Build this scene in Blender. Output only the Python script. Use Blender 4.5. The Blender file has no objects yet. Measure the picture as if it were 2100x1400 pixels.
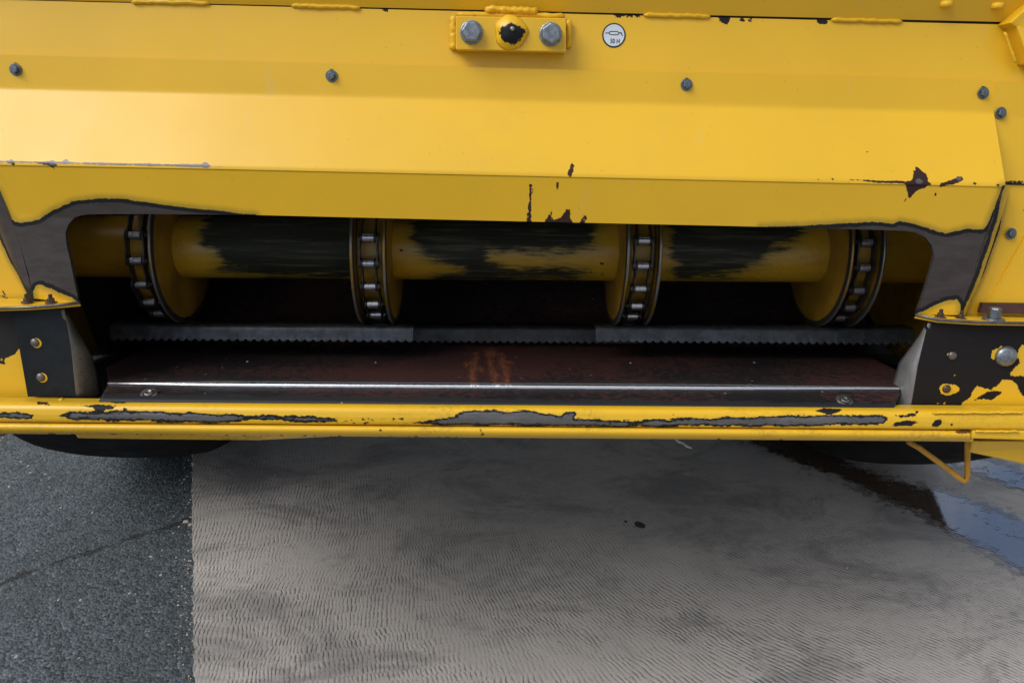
import bpy, math, random
import numpy as np
from mathutils import Matrix, Vector

random.seed(7)
rng = np.random.default_rng(7)
sc = bpy.context.scene
C = sc.collection
rad = math.radians

# ------------------------------------------------------------------ camera, sky, sun, exposure
F = 1550.0                      # focal length in pixels of a 2100 px wide frame
TILT = rad(10.0)                # the machine's front leans back by this much
HM = 1.05                       # height of the machine frame's origin above the concrete
PITCH, YAW, ROLL = rad(15.0), rad(1.6), 0.020   # camera in the machine's frame
CAM = np.array([0.0, -1.10, 0.0])
f0 = np.array([math.sin(YAW)*math.cos(PITCH), math.cos(YAW)*math.cos(PITCH), -math.sin(PITCH)])
r0 = np.array([math.cos(YAW), -math.sin(YAW), 0.0])
u0 = np.cross(r0, f0)
R_ = r0*math.cos(ROLL) + u0*math.sin(ROLL)
U_ = -r0*math.sin(ROLL) + u0*math.cos(ROLL)
MW = Matrix.Translation((0, 0, HM)) @ Matrix.Rotation(-TILT, 4, 'X')   # machine -> world
MWn = np.array(MW)

cam = bpy.data.cameras.new('camera')
cam.sensor_width = 36.0
cam.lens = 36.0*F/2100.0
cam.clip_start, cam.clip_end = 0.05, 500.0
cam_o = bpy.data.objects.new('camera', cam)
C.objects.link(cam_o)
cm = Matrix(((R_[0], U_[0], -f0[0], CAM[0]), (R_[1], U_[1], -f0[1], CAM[1]), (R_[2], U_[2], -f0[2], CAM[2]), (0, 0, 0, 1)))
cam_o.matrix_world = MW @ cm
sc.camera = cam_o

SUN_DIR = Vector((-0.60, -0.32, 0.73)).normalized()     # towards the sun: left, in front, above
world = bpy.data.worlds.new('World')
sc.world = world
world.use_nodes = True
wn = world.node_tree
wn.nodes.clear()
sky = wn.nodes.new('ShaderNodeTexSky')
sky.sky_type = 'NISHITA'
sky.sun_disc = False
sky.sun_elevation = math.asin(SUN_DIR.z)
sky.sun_rotation = math.atan2(SUN_DIR.x, SUN_DIR.y)
sky.air_density, sky.dust_density, sky.ozone_density = 1.0, 1.2, 1.0
bg = wn.nodes.new('ShaderNodeBackground')
bg.inputs[1].default_value = 0.10
wo = wn.nodes.new('ShaderNodeOutputWorld')
# broken cloud all over the sky: the sky's own brightness without its blue, with blue gaps
wtc = wn.nodes.new('ShaderNodeTexCoord')
cl = wn.nodes.new('ShaderNodeTexNoise')
cl.inputs['Scale'].default_value = 2.2
cl.inputs['Detail'].default_value = 6
cl.inputs['Roughness'].default_value = 0.6
wn.links.new(wtc.outputs['Generated'], cl.inputs['Vector'])
cr_ = wn.nodes.new('ShaderNodeMapRange')
cr_.interpolation_type = 'SMOOTHSTEP'
cr_.inputs[1].default_value, cr_.inputs[2].default_value = 0.40, 0.56
wn.links.new(cl.outputs[0], cr_.inputs[0])
wsep = wn.nodes.new('ShaderNodeSeparateXYZ')
wn.links.new(wtc.outputs['Generated'], wsep.inputs[0])
wel = wn.nodes.new('ShaderNodeMapRange')
for i_, v_ in ((1, 0.0), (2, 1.0), (3, 2.1), (4, 6.3)):
    wel.inputs[i_].default_value = v_
wn.links.new(wsep.outputs[2], wel.inputs[0])
cb = wn.nodes.new('ShaderNodeMix')
cb.data_type = 'RGBA'
cb.blend_type = 'MULTIPLY'
cb.inputs[0].default_value = 1.0
wn.links.new(wel.outputs[0], cb.inputs[6])
cb.inputs[7].default_value = (1.0, 0.985, 0.975, 1)
cx_ = wn.nodes.new('ShaderNodeMix')
cx_.data_type = 'RGBA'
wn.links.new(cr_.outputs[0], cx_.inputs[0])
wn.links.new(sky.outputs[0], cx_.inputs[6])
wn.links.new(cb.outputs[2], cx_.inputs[7])
wn.links.new(cx_.outputs[2], bg.inputs[0])
wn.links.new(bg.outputs[0], wo.inputs[0])

sun = bpy.data.lights.new('sun', 'SUN')
sun.energy = 1.5
sun.angle = rad(38)
sun.color = (1.0, 0.96, 0.91)
sun_o = bpy.data.objects.new('sun', sun)
C.objects.link(sun_o)
sun_o.rotation_euler = SUN_DIR.to_track_quat('Z', 'Y').to_euler()

sc.view_settings.view_transform = 'Standard'
sc.view_settings.look = 'None'
sc.view_settings.gamma = 1.0
sc.view_settings.use_curve_mapping = False
sc.view_settings.exposure = 0.76
sc.cycles.use_denoising = True
sc.cycles.use_adaptive_sampling = True
sc.cycles.adaptive_threshold = 0.02
sc.cycles.max_bounces = 6
sc.cycles.glossy_bounces = 3
sc.cycles.diffuse_bounces = 4

# ------------------------------------------------------------------ measuring helpers
def ray(px, py):
    return f0 + R_*((px-1050.0)/F) - U_*((py-700.0)/F)

def at(px, py, Y):
    """point of the machine's frame on the upright plane at depth Y"""
    d = ray(px, py)
    return CAM + d*((Y-CAM[1])/d[1])

def proj(p):
    d = np.asarray(p) - CAM
    z = d @ f0
    return np.stack([1050.0 + F*(d @ R_)/z, 700.0 - F*(d @ U_)/z], -1)

CAMW = np.array(cam_o.matrix_world.translation)
def ground(px, py, z=0.0):
    d = MWn[:3, :3] @ ray(px, py)
    return CAMW + d*((z-CAMW[2])/d[2])

def resample(pts, n):
    """n points spread evenly along a polyline of measured points"""
    pts = np.asarray(pts, float)
    s = np.r_[0, np.cumsum(np.linalg.norm(np.diff(pts, axis=0), axis=1))]
    t = np.linspace(0, s[-1], n)
    return np.stack([np.interp(t, s, pts[:, k]) for k in range(pts.shape[1])], -1)

def rail(pts, n):
    """pts: (px, py, depth) -> n points in the machine's frame"""
    return resample([at(*p) for p in pts], n)

def sdf(P, polys):
    """signed distance, positive inside the union of polygons"""
    best = np.full(len(P), -1e3)
    for poly in polys:
        q = np.asarray(poly, float)
        lo, hi = q.min(0)-60, q.max(0)+60
        m = np.where(((P > lo) & (P < hi)).all(1))[0]
        if not len(m):
            continue
        p = P[m]
        d2 = np.full(len(p), 1e9)
        ins = np.zeros(len(p), bool)
        for a, b in zip(q, np.roll(q, -1, 0)):
            ab = b-a
            t = np.clip(((p-a) @ ab)/max(ab @ ab, 1e-9), 0, 1)
            e = p-a-t[:, None]*ab
            d2 = np.minimum(d2, (e*e).sum(1))
            c = (a[1] > p[:, 1]) != (b[1] > p[:, 1])
            with np.errstate(divide='ignore', invalid='ignore'):
                xi = a[0]+(p[:, 1]-a[1])*ab[0]/(ab[1] if ab[1] else 1e-9)
            ins ^= c & (p[:, 0] < xi)
        d = np.sqrt(d2)*np.where(ins, 1, -1)
        best[m] = np.maximum(best[m], d)
    return best

def dot(x, y, r, k=7):
    return [(x+r*(0.75+0.5*random.random())*math.cos(a*2*math.pi/k), y+r*0.8*(0.7+0.5*random.random())*math.sin(a*2*math.pi/k)) for a in range(k)]

# ------------------------------------------------------------------ mesh helpers
def mk(name, verts, faces, mat, parent=None, smooth=False, attrs=None, solid=None, bevel=None):
    me = bpy.data.meshes.new(name)
    me.from_pydata([tuple(map(float, v)) for v in verts], [], [tuple(int(i) for i in f) for f in faces])
    me.update()
    if attrs:
        for k, a in attrs.items():
            at_ = me.attributes.new(k, 'FLOAT', 'POINT')
            at_.data.foreach_set('value', np.asarray(a, np.float32))
    me.materials.append(mat)
    if smooth:
        me.polygons.foreach_set('use_smooth', [True]*len(me.polygons))
    o = bpy.data.objects.new(name, me)
    C.objects.link(o)
    if parent:
        o.parent = parent
    if bevel:
        b = o.modifiers.new('bevel', 'BEVEL')
        b.width = bevel
        b.segments = 2
        b.limit_method = 'ANGLE'
    if solid:
        s = o.modifiers.new('solid', 'SOLIDIFY')
        s.thickness = solid
        s.offset = -1
    return o

def loft(rails, per):
    """rails top to bottom, columns left to right; per = steps between neighbours"""
    rows = [rails[0]]
    if isinstance(per, int):
        per = [per]*(len(rails)-1)
    for a, b, n in zip(rails[:-1], rails[1:], per):
        for k in range(1, n+1):
            rows.append(a+(b-a)*k/n)
    g = np.array(rows)
    h, w = g.shape[:2]
    idx = np.arange(h*w).reshape(h, w)
    fc = np.stack([idx[:-1, :-1], idx[1:, :-1], idx[1:, 1:], idx[:-1, 1:]], -1).reshape(-1, 4)
    return g.reshape(-1, 3), fc

def merge(*vf):
    V, Fc, o = [], [], 0
    for v, f in vf:
        V.append(np.asarray(v, float))
        Fc += [[i+o for i in q] for q in f]
        o += len(v)
    return np.concatenate(V), Fc

def bx(lo, hi):
    lo, hi = np.minimum(lo, hi), np.maximum(lo, hi)
    v = [(x, y, z) for x in (lo[0], hi[0]) for y in (lo[1], hi[1]) for z in (lo[2], hi[2])]
    f = [(0, 1, 3, 2), (4, 6, 7, 5), (0, 4, 5, 1), (2, 3, 7, 6), (0, 2, 6, 4), (1, 5, 7, 3)]
    return np.array(v), f

def prism(poly, d):
    """closed polygon extruded by vector d; poly wound anticlockwise seen from -d"""
    p = np.asarray(poly, float)
    n = len(p)
    v = np.concatenate([p, p+np.asarray(d)])
    f = [list(range(n)), list(range(2*n-1, n-1, -1))]
    f += [(i, i+n, (i+1) % n+n, (i+1) % n) for i in range(n)]
    return v, f

def lathe(profile, n=32, axis='x', cap=True, phase=0.0):
    """profile: list of (along, radius)"""
    v = []
    for a, r in profile:
        for k in range(n):
            t = 2*math.pi*k/n+phase
            c, s = r*math.cos(t), r*math.sin(t)
            v.append((a, c, s) if axis == 'x' else (c, a, s) if axis == 'y' else (c, s, a))
    f = []
    for i in range(len(profile)-1):
        for k in range(n):
            a, b = i*n+k, i*n+(k+1) % n
            q = (a, b, b+n, a+n)
            f.append(q if axis == 'y' else q[::-1])
    if cap:
        f.append(list(range(n)) if axis != 'y' else list(range(n))[::-1])
        m = (len(profile)-1)*n
        f.append(list(range(m+n-1, m-1, -1)) if axis != 'y' else list(range(m, m+n)))
    return np.array(v), f

def tube(pts, r, n=10, cap=True):
    pts = [Vector(p) for p in pts]
    rr = r if hasattr(r, '__len__') else [r]*len(pts)
    v = []
    for i, p in enumerate(pts):
        d = (pts[min(i+1, len(pts)-1)]-pts[max(i-1, 0)]).normalized()
        a = d.orthogonal().normalized() if i == 0 else (a - d*a.dot(d)).normalized()
        b = d.cross(a)
        for k in range(n):
            t = 2*math.pi*k/n
            v.append(p+(a*math.cos(t)+b*math.sin(t))*rr[i])
    f = []
    for i in range(len(pts)-1):
        for k in range(n):
            a_, b_ = i*n+k, i*n+(k+1) % n
            f.append((a_, b_, b_+n, a_+n))
    if cap:
        f.append(list(range(n))[::-1])
        m = (len(pts)-1)*n
        f.append(list(range(m, m+n)))
    return np.array([tuple(q) for q in v]), f

# ------------------------------------------------------------------ materials
class NT:
    def __init__(s, name):
        s.m = bpy.data.materials.new(name)
        s.m.use_nodes = True
        s.t = s.m.node_tree
        s.b = s.t.nodes['Principled BSDF']
        s.co = s.new('ShaderNodeTexCoord').outputs['Object']
    def new(s, k):
        return s.t.nodes.new(k)
    def put(s, sock, v):
        if isinstance(v, bpy.types.NodeSocket):
            s.t.links.new(v, sock)
        elif isinstance(v, (tuple, list)) and len(v) == 3 and sock.type == 'RGBA':
            sock.default_value = (*v, 1)
        else:
            sock.default_value = v
    def set(s, k, v):
        s.put(s.b.inputs[k], v)
    def math(s, op, a, b=None, c=None):
        n = s.new('ShaderNodeMath')
        n.operation = op
        for i, x in enumerate((a, b, c)):
            if x is not None:
                s.put(n.inputs[i], x)
        return n.outputs[0]
    def ramp(s, v, a, b, lo=0.0, hi=1.0):
        n = s.new('ShaderNodeMapRange')
        n.interpolation_type = 'SMOOTHSTEP'
        for i, x in enumerate((v, a, b, lo, hi)):
            s.put(n.inputs[i], x)
        return n.outputs[0]
    def mix(s, f, a, b):
        n = s.new('ShaderNodeMix')
        n.data_type = 'RGBA'
        s.put(n.inputs[0], f)
        s.put(n.inputs[6], a)
        s.put(n.inputs[7], b)
        return n.outputs[2]
    def mixf(s, f, a, b):
        n = s.new('ShaderNodeMix')
        s.put(n.inputs[0], f)
        s.put(n.inputs[2], a)
        s.put(n.inputs[3], b)
        return n.outputs[0]
    def scale(s, sx, sy, sz, src=None):
        n = s.new('ShaderNodeMapping')
        s.put(n.inputs[0], src or s.co)
        n.inputs['Scale'].default_value = (sx, sy, sz)
        return n.outputs[0]
    def noise(s, sc_, det=3, rough=0.5, vec=None, dist=0.0):
        n = s.new('ShaderNodeTexNoise')
        s.put(n.inputs['Vector'], vec or s.co)
        n.inputs['Scale'].default_value = sc_
        n.inputs['Detail'].default_value = det
        n.inputs['Roughness'].default_value = rough
        n.inputs['Distortion'].default_value = dist
        return n.outputs[0]
    def voro(s, sc_, vec=None, feat='F1', out=0):
        n = s.new('ShaderNodeTexVoronoi')
        n.feature = feat
        s.put(n.inputs['Vector'], vec or s.co)
        n.inputs['Scale'].default_value = sc_
        return n.outputs[out]
    def attr(s, k):
        n = s.new('ShaderNodeAttribute')
        n.attribute_name = k
        return n.outputs['Fac']
    def bump(s, h, dist, strength=1.0, prev=None):
        n = s.new('ShaderNodeBump')
        s.put(n.inputs['Height'], h)
        n.inputs['Distance'].default_value = dist
        n.inputs['Strength'].default_value = strength
        if prev:
            s.put(n.inputs['Normal'], prev)
        return n.outputs[0]

YEL = (0.73, 0.433, 0.016)
BLK = (0.011, 0.013, 0.015)
STEEL = (0.062, 0.054, 0.053)
MAROON = (0.035, 0.016, 0.014)

def paint(name, ring=5.0, rag=3.0, chipc=(0.035, 0.018, 0.017), steel=STEEL, feather=10.0, grime=0.0, stretch=(1, 1, 1), base=YEL, soft=0.6, wearc=BLK):
    """machine paint; attributes wear (rubbed through), chip (flaked off), bare (bright metal), in measuring pixels"""
    t = NT(name)
    v = t.scale(*stretch)
    n1 = t.noise(260, 4, 0.65, v)
    n2 = t.noise(55, 4, 0.6, v)
    nz = t.math('ADD', t.math('MULTIPLY', t.math('SUBTRACT', n1, 0.5), rag*2), t.math('MULTIPLY', t.math('SUBTRACT', n2, 0.5), rag*2.4))
    wear, chip, bare = t.attr('wear'), t.attr('chip'), t.attr('bare')
    w = t.math('ADD', wear, nz)
    c = t.math('ADD', chip, t.math('ADD', t.math('MULTIPLY', nz, 0.15), t.math('MULTIPLY', t.math('SUBTRACT', n1, 0.5), 9.0)))
    b = t.math('ADD', bare, t.math('MULTIPLY', nz, 0.9))
    mott = t.noise(3.2, 5, 0.6)
    col = t.mix(t.ramp(mott, 0.35, 0.7), base, tuple(x*0.93 for x in base))
    if grime:
        gr = t.noise(9, 5, 0.7, t.scale(1, 1, 2.5))
        gr2 = t.noise(160, 3, 0.7)
        g = t.math('MULTIPLY', t.ramp(gr, 0.45, 0.75), t.ramp(gr2, 0.35, 0.65))
        col = t.mix(t.math('MULTIPLY', g, grime), col, (0.16, 0.085, 0.02))
    spk = t.voro(70)
    spot = t.math('MULTIPLY', t.math('LESS_THAN', spk, 0.07), t.math('GREATER_THAN', t.noise(11, 2), 0.56))
    col = t.mix(t.math('MULTIPLY', spot, 0.35), col, (0.12, 0.06, 0.02))
    hair = t.math('MULTIPLY', t.ramp(t.noise(42, 2, 0.5, t.scale(1.0, 1, 0.05), 0.4), 0.66, 0.70), t.ramp(t.noise(6, 2), 0.5, 0.62))
    dust = t.ramp(t.noise(24, 5, 0.75), 0.50, 0.72)
    col = t.mix(t.math('ADD', t.math('MULTIPLY', hair, 0.14), t.math('MULTIPLY', dust, 0.035)), col, (0.50, 0.40, 0.20))
    fe = t.ramp(w, -feather, 1.0, 0.0, 0.55)
    col = t.mix(fe, col, (0.12, 0.11, 0.02))
    mp = t.ramp(w, -soft, soft)
    if soft > 5:
        wearc = t.mix(t.ramp(t.noise(150, 4, 0.7, t.scale(0.05, 1, 1)), 0.48, 0.68), wearc, (0.060, 0.056, 0.040))
    col = t.mix(mp, col, wearc)
    st_n = t.noise(30, 5, 0.7, t.scale(0.6, 1, 2))
    stc = t.mix(t.ramp(st_n, 0.3, 0.75), steel, tuple(x*1.45 for x in steel))
    rust = t.math('MULTIPLY', t.ramp(t.noise(90, 4, 0.7), 0.60, 0.72), t.ramp(t.noise(12, 2), 0.5, 0.62))
    stc = t.mix(t.math('MULTIPLY', rust, 0.7), stc, (0.10, 0.035, 0.015))
    ms = t.ramp(t.math('SUBTRACT', w, ring), -1.2, 1.6)
    col = t.mix(ms, col, stc)
    mc = t.ramp(c, -0.5, 0.6)
    col = t.mix(mc, col, chipc)
    mb = t.ramp(b, -0.5, 0.6)
    col = t.mix(mb, col, t.mix(n2, (0.05, 0.05, 0.055), (0.20, 0.19, 0.20)))
    t.set('Base Color', col)
    metal = t.math('MAXIMUM', t.math('MULTIPLY', ms, 0.55), t.math('MULTIPLY', mb, 0.55))
    t.set('Metallic', metal)
    rgh = t.mixf(mp, t.mixf(t.ramp(t.noise(7, 4), 0.3, 0.7), 0.33, 0.39), 0.5)
    rgh = t.mixf(mc, rgh, 0.6)
    t.set('Roughness', t.mixf(mb, rgh, 0.45))
    t.set('Specular IOR Level', t.math('MULTIPLY', t.mixf(mp, 0.5, 0.16), t.mixf(mc, 1.0, 0.3)))
    h = t.math('SUBTRACT', t.math('MULTIPLY', t.noise(420, 2), 0.12), t.math('ADD', t.math('MULTIPLY', mc, 1.0), t.math('MULTIPLY', mp, 0.6)))
    low = t.bump(t.noise(3.5, 1), 0.004, 0.10)
    t.set('Normal', t.bump(h, 0.0003, 0.8, low))
    return t.m

def plain(name, col, rough=0.5, metal=0.0, var=0.25, sc_=40, bumpd=0.0006, col2=None, spec=0.5):
    t = NT(name)
    n = t.noise(sc_, 5, 0.65)
    t.set('Base Color', t.mix(t.ramp(n, 0.3, 0.72), tuple(x*(1-var) for x in col), col2 or tuple(x*(1+var) for x in col)))
    t.set('Roughness', t.mixf(t.ramp(t.noise(sc_*0.4, 4), 0.3, 0.7), rough*0.8, min(1, rough*1.2)))
    t.set('Metallic', metal)
    t.set('Specular IOR Level', spec)
    t.set('Normal', t.bump(t.noise(sc_*5, 3), bumpd, 0.6))
    return t.m

M_hood = paint('hood_paint', ring=8, rag=2.6, feather=16)
M_plate = paint('plate_paint', ring=5, rag=1.5, chipc=(0.018, 0.014, 0.016))
M_side = paint('side_paint', ring=3, rag=1.5, chipc=(0.02, 0.02, 0.022), feather=12)
M_beam = paint('beam_paint', steel=(0.12, 0.115, 0.118), ring=4.6, rag=6.5, chipc=(0.014, 0.014, 0.015), grime=0.45, feather=2, stretch=(0.55, 1, 1.4))
M_cheek = paint('cheek_paint', ring=5, rag=3.2, chipc=(0.013, 0.012, 0.013), feather=2)
M_drum = paint('drum_paint', ring=900, rag=26, chipc=(0.02, 0.014, 0.01), feather=36, stretch=(0.13, 1, 1), grime=0.8, soft=10.0, base=(0.42, 0.235, 0.012), wearc=(0.017, 0.019, 0.013))  # yellow base darkened to imitate shade in the mouth, below grime and wear
M_weld = plain('weld_paint', (0.62, 0.36, 0.02), 0.38, 0, 0.12, 60, 0.002)
M_dim = paint('flange_paint', ring=5, rag=1.5)
M_black = plain('black_paint', (0.013, 0.016, 0.020), 0.6, 0, 0.25, 25, 0.0004, spec=0.14)
M_slat2 = plain('shaded_slat_steel', (0.022, 0.024, 0.027), 0.5, 0.4, 0.35, 60, 0.0005)  # darker copy of the slat steel, with the shade set into its colour
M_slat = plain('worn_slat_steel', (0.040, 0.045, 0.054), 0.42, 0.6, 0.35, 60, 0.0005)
M_chain = plain('oiled_chain_steel', (0.045, 0.043, 0.042), 0.38, 0.7, 0.4, 90, 0.0004)
M_roller = plain('polished_roller_steel', (0.42, 0.42, 0.44), 0.26, 0.95, 0.2, 120, 0.0003)
M_zinc = plain('zinc_bolt_steel', (0.24, 0.27, 0.30), 0.36, 0.85, 0.3, 140, 0.0005)
M_zdark = plain('dull_bolt_steel', (0.13, 0.155, 0.18), 0.42, 0.7, 0.3, 140, 0.0005)
M_brownbolt = plain('browned_nut_steel', (0.10, 0.07, 0.055), 0.45, 0.7, 0.4, 140, 0.0005)
M_hole = plain('slot_shadow', (0.012, 0.008, 0.005), 0.8, 0, 0.1)
M_maroon = plain('maroon_primer', (0.045, 0.017, 0.014), 0.5, 0, 0.3, 30)
M_tyre = plain('tyre_rubber', (0.009, 0.009, 0.010), 0.8, 0, 0.3, 25, 0.001, spec=0.15)
M_rim = plain('rim_paint', YEL, 0.45, 0, 0.1, 10)
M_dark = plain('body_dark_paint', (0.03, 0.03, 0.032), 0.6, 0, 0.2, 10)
M_grey = plain('bare_edge_steel', (0.15, 0.14, 0.14), 0.4, 0.8, 0.3, 60)
M_tunnel = plain('shaded_scuffed_paint', (0.30, 0.165, 0.014), 0.5, 0, 0.5, 9, 0.0006, (0.05, 0.025, 0.012))  # scuffed yellow, with the tunnel's dimness also darkened into the colour
M_hub = plain('shaded_inner_paint', (0.27, 0.15, 0.010), 0.45, 0, 0.35, 30)  # hub and right wall yellow, darkened to imitate the dim mouth
M_body = plain('body_yellow_paint', YEL, 0.42, 0, 0.08, 6)

def m_strip(name, lo, hi):
    t = NT(name)
    n = t.noise(170, 4, 0.7)
    g = t.noise(14, 4, 0.6, t.scale(3, 1, 0.5))
    col = t.mix(t.ramp(g, 0.3, 0.7), lo, hi)
    rm = t.math('MULTIPLY', t.ramp(n, 0.52, 0.66), t.ramp(t.attr('rust'), 0.1, 0.9))
    t.set('Base Color', t.mix(rm, col, (0.10, 0.042, 0.016)))
    t.set('Metallic', t.mixf(rm, 0.35, 0.0))
    t.set('Roughness', t.mixf(rm, 0.42, 0.85))
    t.set('Normal', t.bump(n, 0.0008, 0.8))
    return t.m
M_strip = m_strip('grey_strip_steel', (0.095, 0.096, 0.10), (0.24, 0.24, 0.245))
M_rstrip = m_strip('rust_speckled_steel', (0.07, 0.068, 0.058), (0.17, 0.155, 0.125))

def m_floor():
    t = NT('worn_floor_sheet')
    n = t.noise(110, 5, 0.8, t.scale(0.8, 1, 1.5))
    big = t.noise(3.0, 4, 0.6)
    base = t.mix(t.ramp(t.math('ADD', t.math('MULTIPLY', n, 0.7), t.math('MULTIPLY', big, 0.5)), 0.56, 0.66), (0.009, 0.0088, 0.010), (0.046, 0.0185, 0.0165))
    prim = t.math('ADD', t.attr('edge'), t.math('MULTIPLY', t.math('SUBTRACT', t.noise(60, 5, 0.7, t.scale(0.5, 1, 1)), 0.5), 22))
    base = t.mix(t.ramp(prim, -1, 1.5), base, (0.020, 0.021, 0.023))
    st = t.math('ADD', t.attr('bare'), t.math('MULTIPLY', t.math('SUBTRACT', n, 0.5), 2.0))
    ms = t.ramp(st, -1.6, 1.4)
    halo = t.ramp(st, -9.0, 0.0, 0.0, 0.6)
    col = t.mix(halo, base, (0.032, 0.033, 0.036))
    ru = t.math('ADD', t.attr('rust'), t.math('MULTIPLY', t.math('SUBTRACT', t.noise(38, 5, 0.78, t.scale(2.8, 1, 0.8), 1.5), 0.5), 40))
    mr = t.ramp(ru, -5, 6, 0.0, 0.85)
    spk = t.math('MULTIPLY', t.math('LESS_THAN', t.voro(26), 0.045), 1.0)
    col = t.mix(t.math('MULTIPLY', spk, 0.6), col, (0.3, 0.28, 0.27))
    col = t.mix(ms, col, (0.66, 0.68, 0.72))
    col = t.mix(mr, col, t.mix(t.noise(120, 3), (0.26, 0.075, 0.02), (0.04, 0.014, 0.008)))
    t.set('Base Color', col)
    t.set('Metallic', t.math('MULTIPLY', ms, t.math('SUBTRACT', 1.0, mr)))
    t.set('Roughness', t.mixf(ms, t.mixf(mr, 0.56, 0.85), 0.24))
    t.set('Specular IOR Level', t.mixf(ms, 0.28, 0.5))
    t.set('Normal', t.bump(t.math('ADD', n, t.math('MULTIPLY', mr, 0.8)), 0.0006, 0.7))
    return t.m
M_floor = m_floor()

def m_asphalt(a, b):
    t = NT('asphalt')
    ag = t.voro(165)
    ag2 = t.noise(120, 4, 0.7)
    ag3 = t.noise(38, 4, 0.65)
    big = t.noise(1.7, 5, 0.6)
    cell = t.voro(165, out=1)
    sep = t.new('ShaderNodeSeparateColor')
    t.put(sep.inputs[0], cell)
    bright = t.math('GREATER_THAN', sep.outputs[0], 0.955)
    pale = t.math('MULTIPLY', t.math('LESS_THAN', t.voro(42, t.scale(1, 0.6, 1)), 0.105), t.math('GREATER_THAN', t.noise(13, 3), 0.52))
    tone = t.math('ADD', t.math('MULTIPLY', sep.outputs[1], 0.55), t.math('MULTIPLY', ag3, 0.6))
    col = t.mix(t.ramp(tone, 0.25, 0.85), (0.024, 0.031, 0.037), (0.090, 0.113, 0.129))
    col = t.mix(t.math('MULTIPLY', t.ramp(big, 0.35, 0.7), 0.5), col, (0.040, 0.046, 0.049))
    col = t.mix(t.math('MULTIPLY', bright, 0.35), col, (0.24, 0.24, 0.23))
    col = t.mix(t.math('MULTIPLY', pale, 0.8), col, (0.48, 0.46, 0.43))
    # the crack runs along a measured line a-b
    a, b = np.array(a[:2]), np.array(b[:2])
    d = (b-a)/np.linalg.norm(b-a)
    nrm = (-d[1], d[0])
    s = t.new('ShaderNodeSeparateXYZ')
    t.put(s.inputs[0], t.co)
    dist = t.math('ADD', t.math('MULTIPLY', t.math('SUBTRACT', s.outputs[0], float(a[0])), float(nrm[0])), t.math('MULTIPLY', t.math('SUBTRACT', s.outputs[1], float(a[1])), float(nrm[1])))
    dist = t.math('ADD', dist, t.math('MULTIPLY', t.math('SUBTRACT', t.noise(8, 6, 0.72), 0.5), 0.11))
    width = t.math('MULTIPLY_ADD', t.ramp(t.noise(11, 4, 0.7), 0.38, 0.62), 0.0115, -0.0005)
    crack = t.ramp(t.math('SUBTRACT', t.math('ABSOLUTE', dist), width), -0.001, 0.003, 1.0, 0.0)
    col = t.mix(t.math('MULTIPLY', crack, 0.85), col, (0.014, 0.014, 0.013))
    t.set('Base Color', col)
    t.set('Roughness', t.mixf(t.ramp(big, 0.3, 0.7), 0.55, 0.75))
    t.set('Specular IOR Level', 0.45)
    h = t.math('ADD', t.math('ADD', t.math('MULTIPLY', ag, -1.2), t.math('MULTIPLY', sep.outputs[2], 0.45)), t.math('ADD', t.math('MULTIPLY', ag2, 0.6), t.math('MULTIPLY', ag3, 1.6)))
    h = t.math('SUBTRACT', h, t.math('MULTIPLY', crack, 2.0))
    t.set('Normal', t.bump(h, 0.0030, 0.6))
    return t.m

def concrete_relief(t):
    """short raked dashes set in staggered rows; the rake swings round to the right"""
    s = t.new('ShaderNodeSeparateXYZ')
    t.put(s.inputs[0], t.co)
    x, y = s.outputs[0], s.outputs[1]
    sw = t.ramp(x, -0.45, 1.05, 0.06, 1.25)
    wob = t.math('MULTIPLY', t.math('SUBTRACT', t.noise(3.0, 2, 0.5), 0.5), 0.07)
    wob2 = t.math('MULTIPLY', t.math('SUBTRACT', t.noise(18, 3, 0.6), 0.5), 0.020)
    u = t.math('ADD', t.math('ADD', x, t.math('MULTIPLY', t.math('SUBTRACT', y, 0.1), sw)), t.math('ADD', wob, wob2))
    vrow = t.math('ADD', t.math('SUBTRACT', y, t.math('MULTIPLY', x, 0.16)), t.math('ADD', t.math('MULTIPLY', wob, 0.5), wob2))
    rf = t.math('DIVIDE', t.math('ADD', vrow, t.math('MULTIPLY', t.noise(30, 2), 0.010)), 0.025)
    row = t.math('FLOOR', rf)
    fr = t.math('FRACT', rf)
    wn_ = t.new('ShaderNodeTexWhiteNoise')
    wn_.noise_dimensions = '1D'
    t.put(wn_.inputs['W'], row)
    ph = wn_.outputs['Value']
    stretch = t.ramp(x, -0.4, 0.9, 1.0, 0.0)
    period = t.mixf(t.ramp(x, -0.3, 1.0), 0.0090, 0.0130)
    cyc = t.math('ADD', t.math('DIVIDE', u, period), t.math('MULTIPLY', ph, t.mixf(stretch, 0.35, 1.0)))
    wave = t.math('SINE', t.math('MULTIPLY', cyc, 2*math.pi))
    groove = t.math('POWER', t.math('MULTIPLY_ADD', wave, 0.5, 0.5), 2.2)
    edge = t.math('MULTIPLY', t.ramp(fr, 0.0, 0.25), t.ramp(fr, 0.75, 1.0, 1.0, 0.0))
    edge = t.mixf(stretch, t.math('MULTIPLY_ADD', edge, 0.3, 0.7), t.math('MULTIPLY_ADD', edge, 0.6, 0.4))
    patch = t.ramp(t.noise(2.6, 4, 0.6, t.scale(1, 1.6, 1)), 0.30, 0.55)
    fine = t.ramp(t.noise(38, 3, 0.7), 0.32, 0.66, 0.05, 1.0)
    amp = t.math('MULTIPLY', t.math('MULTIPLY', patch, fine), edge)
    return t.math('MULTIPLY', groove, amp), patch, x, y

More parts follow.
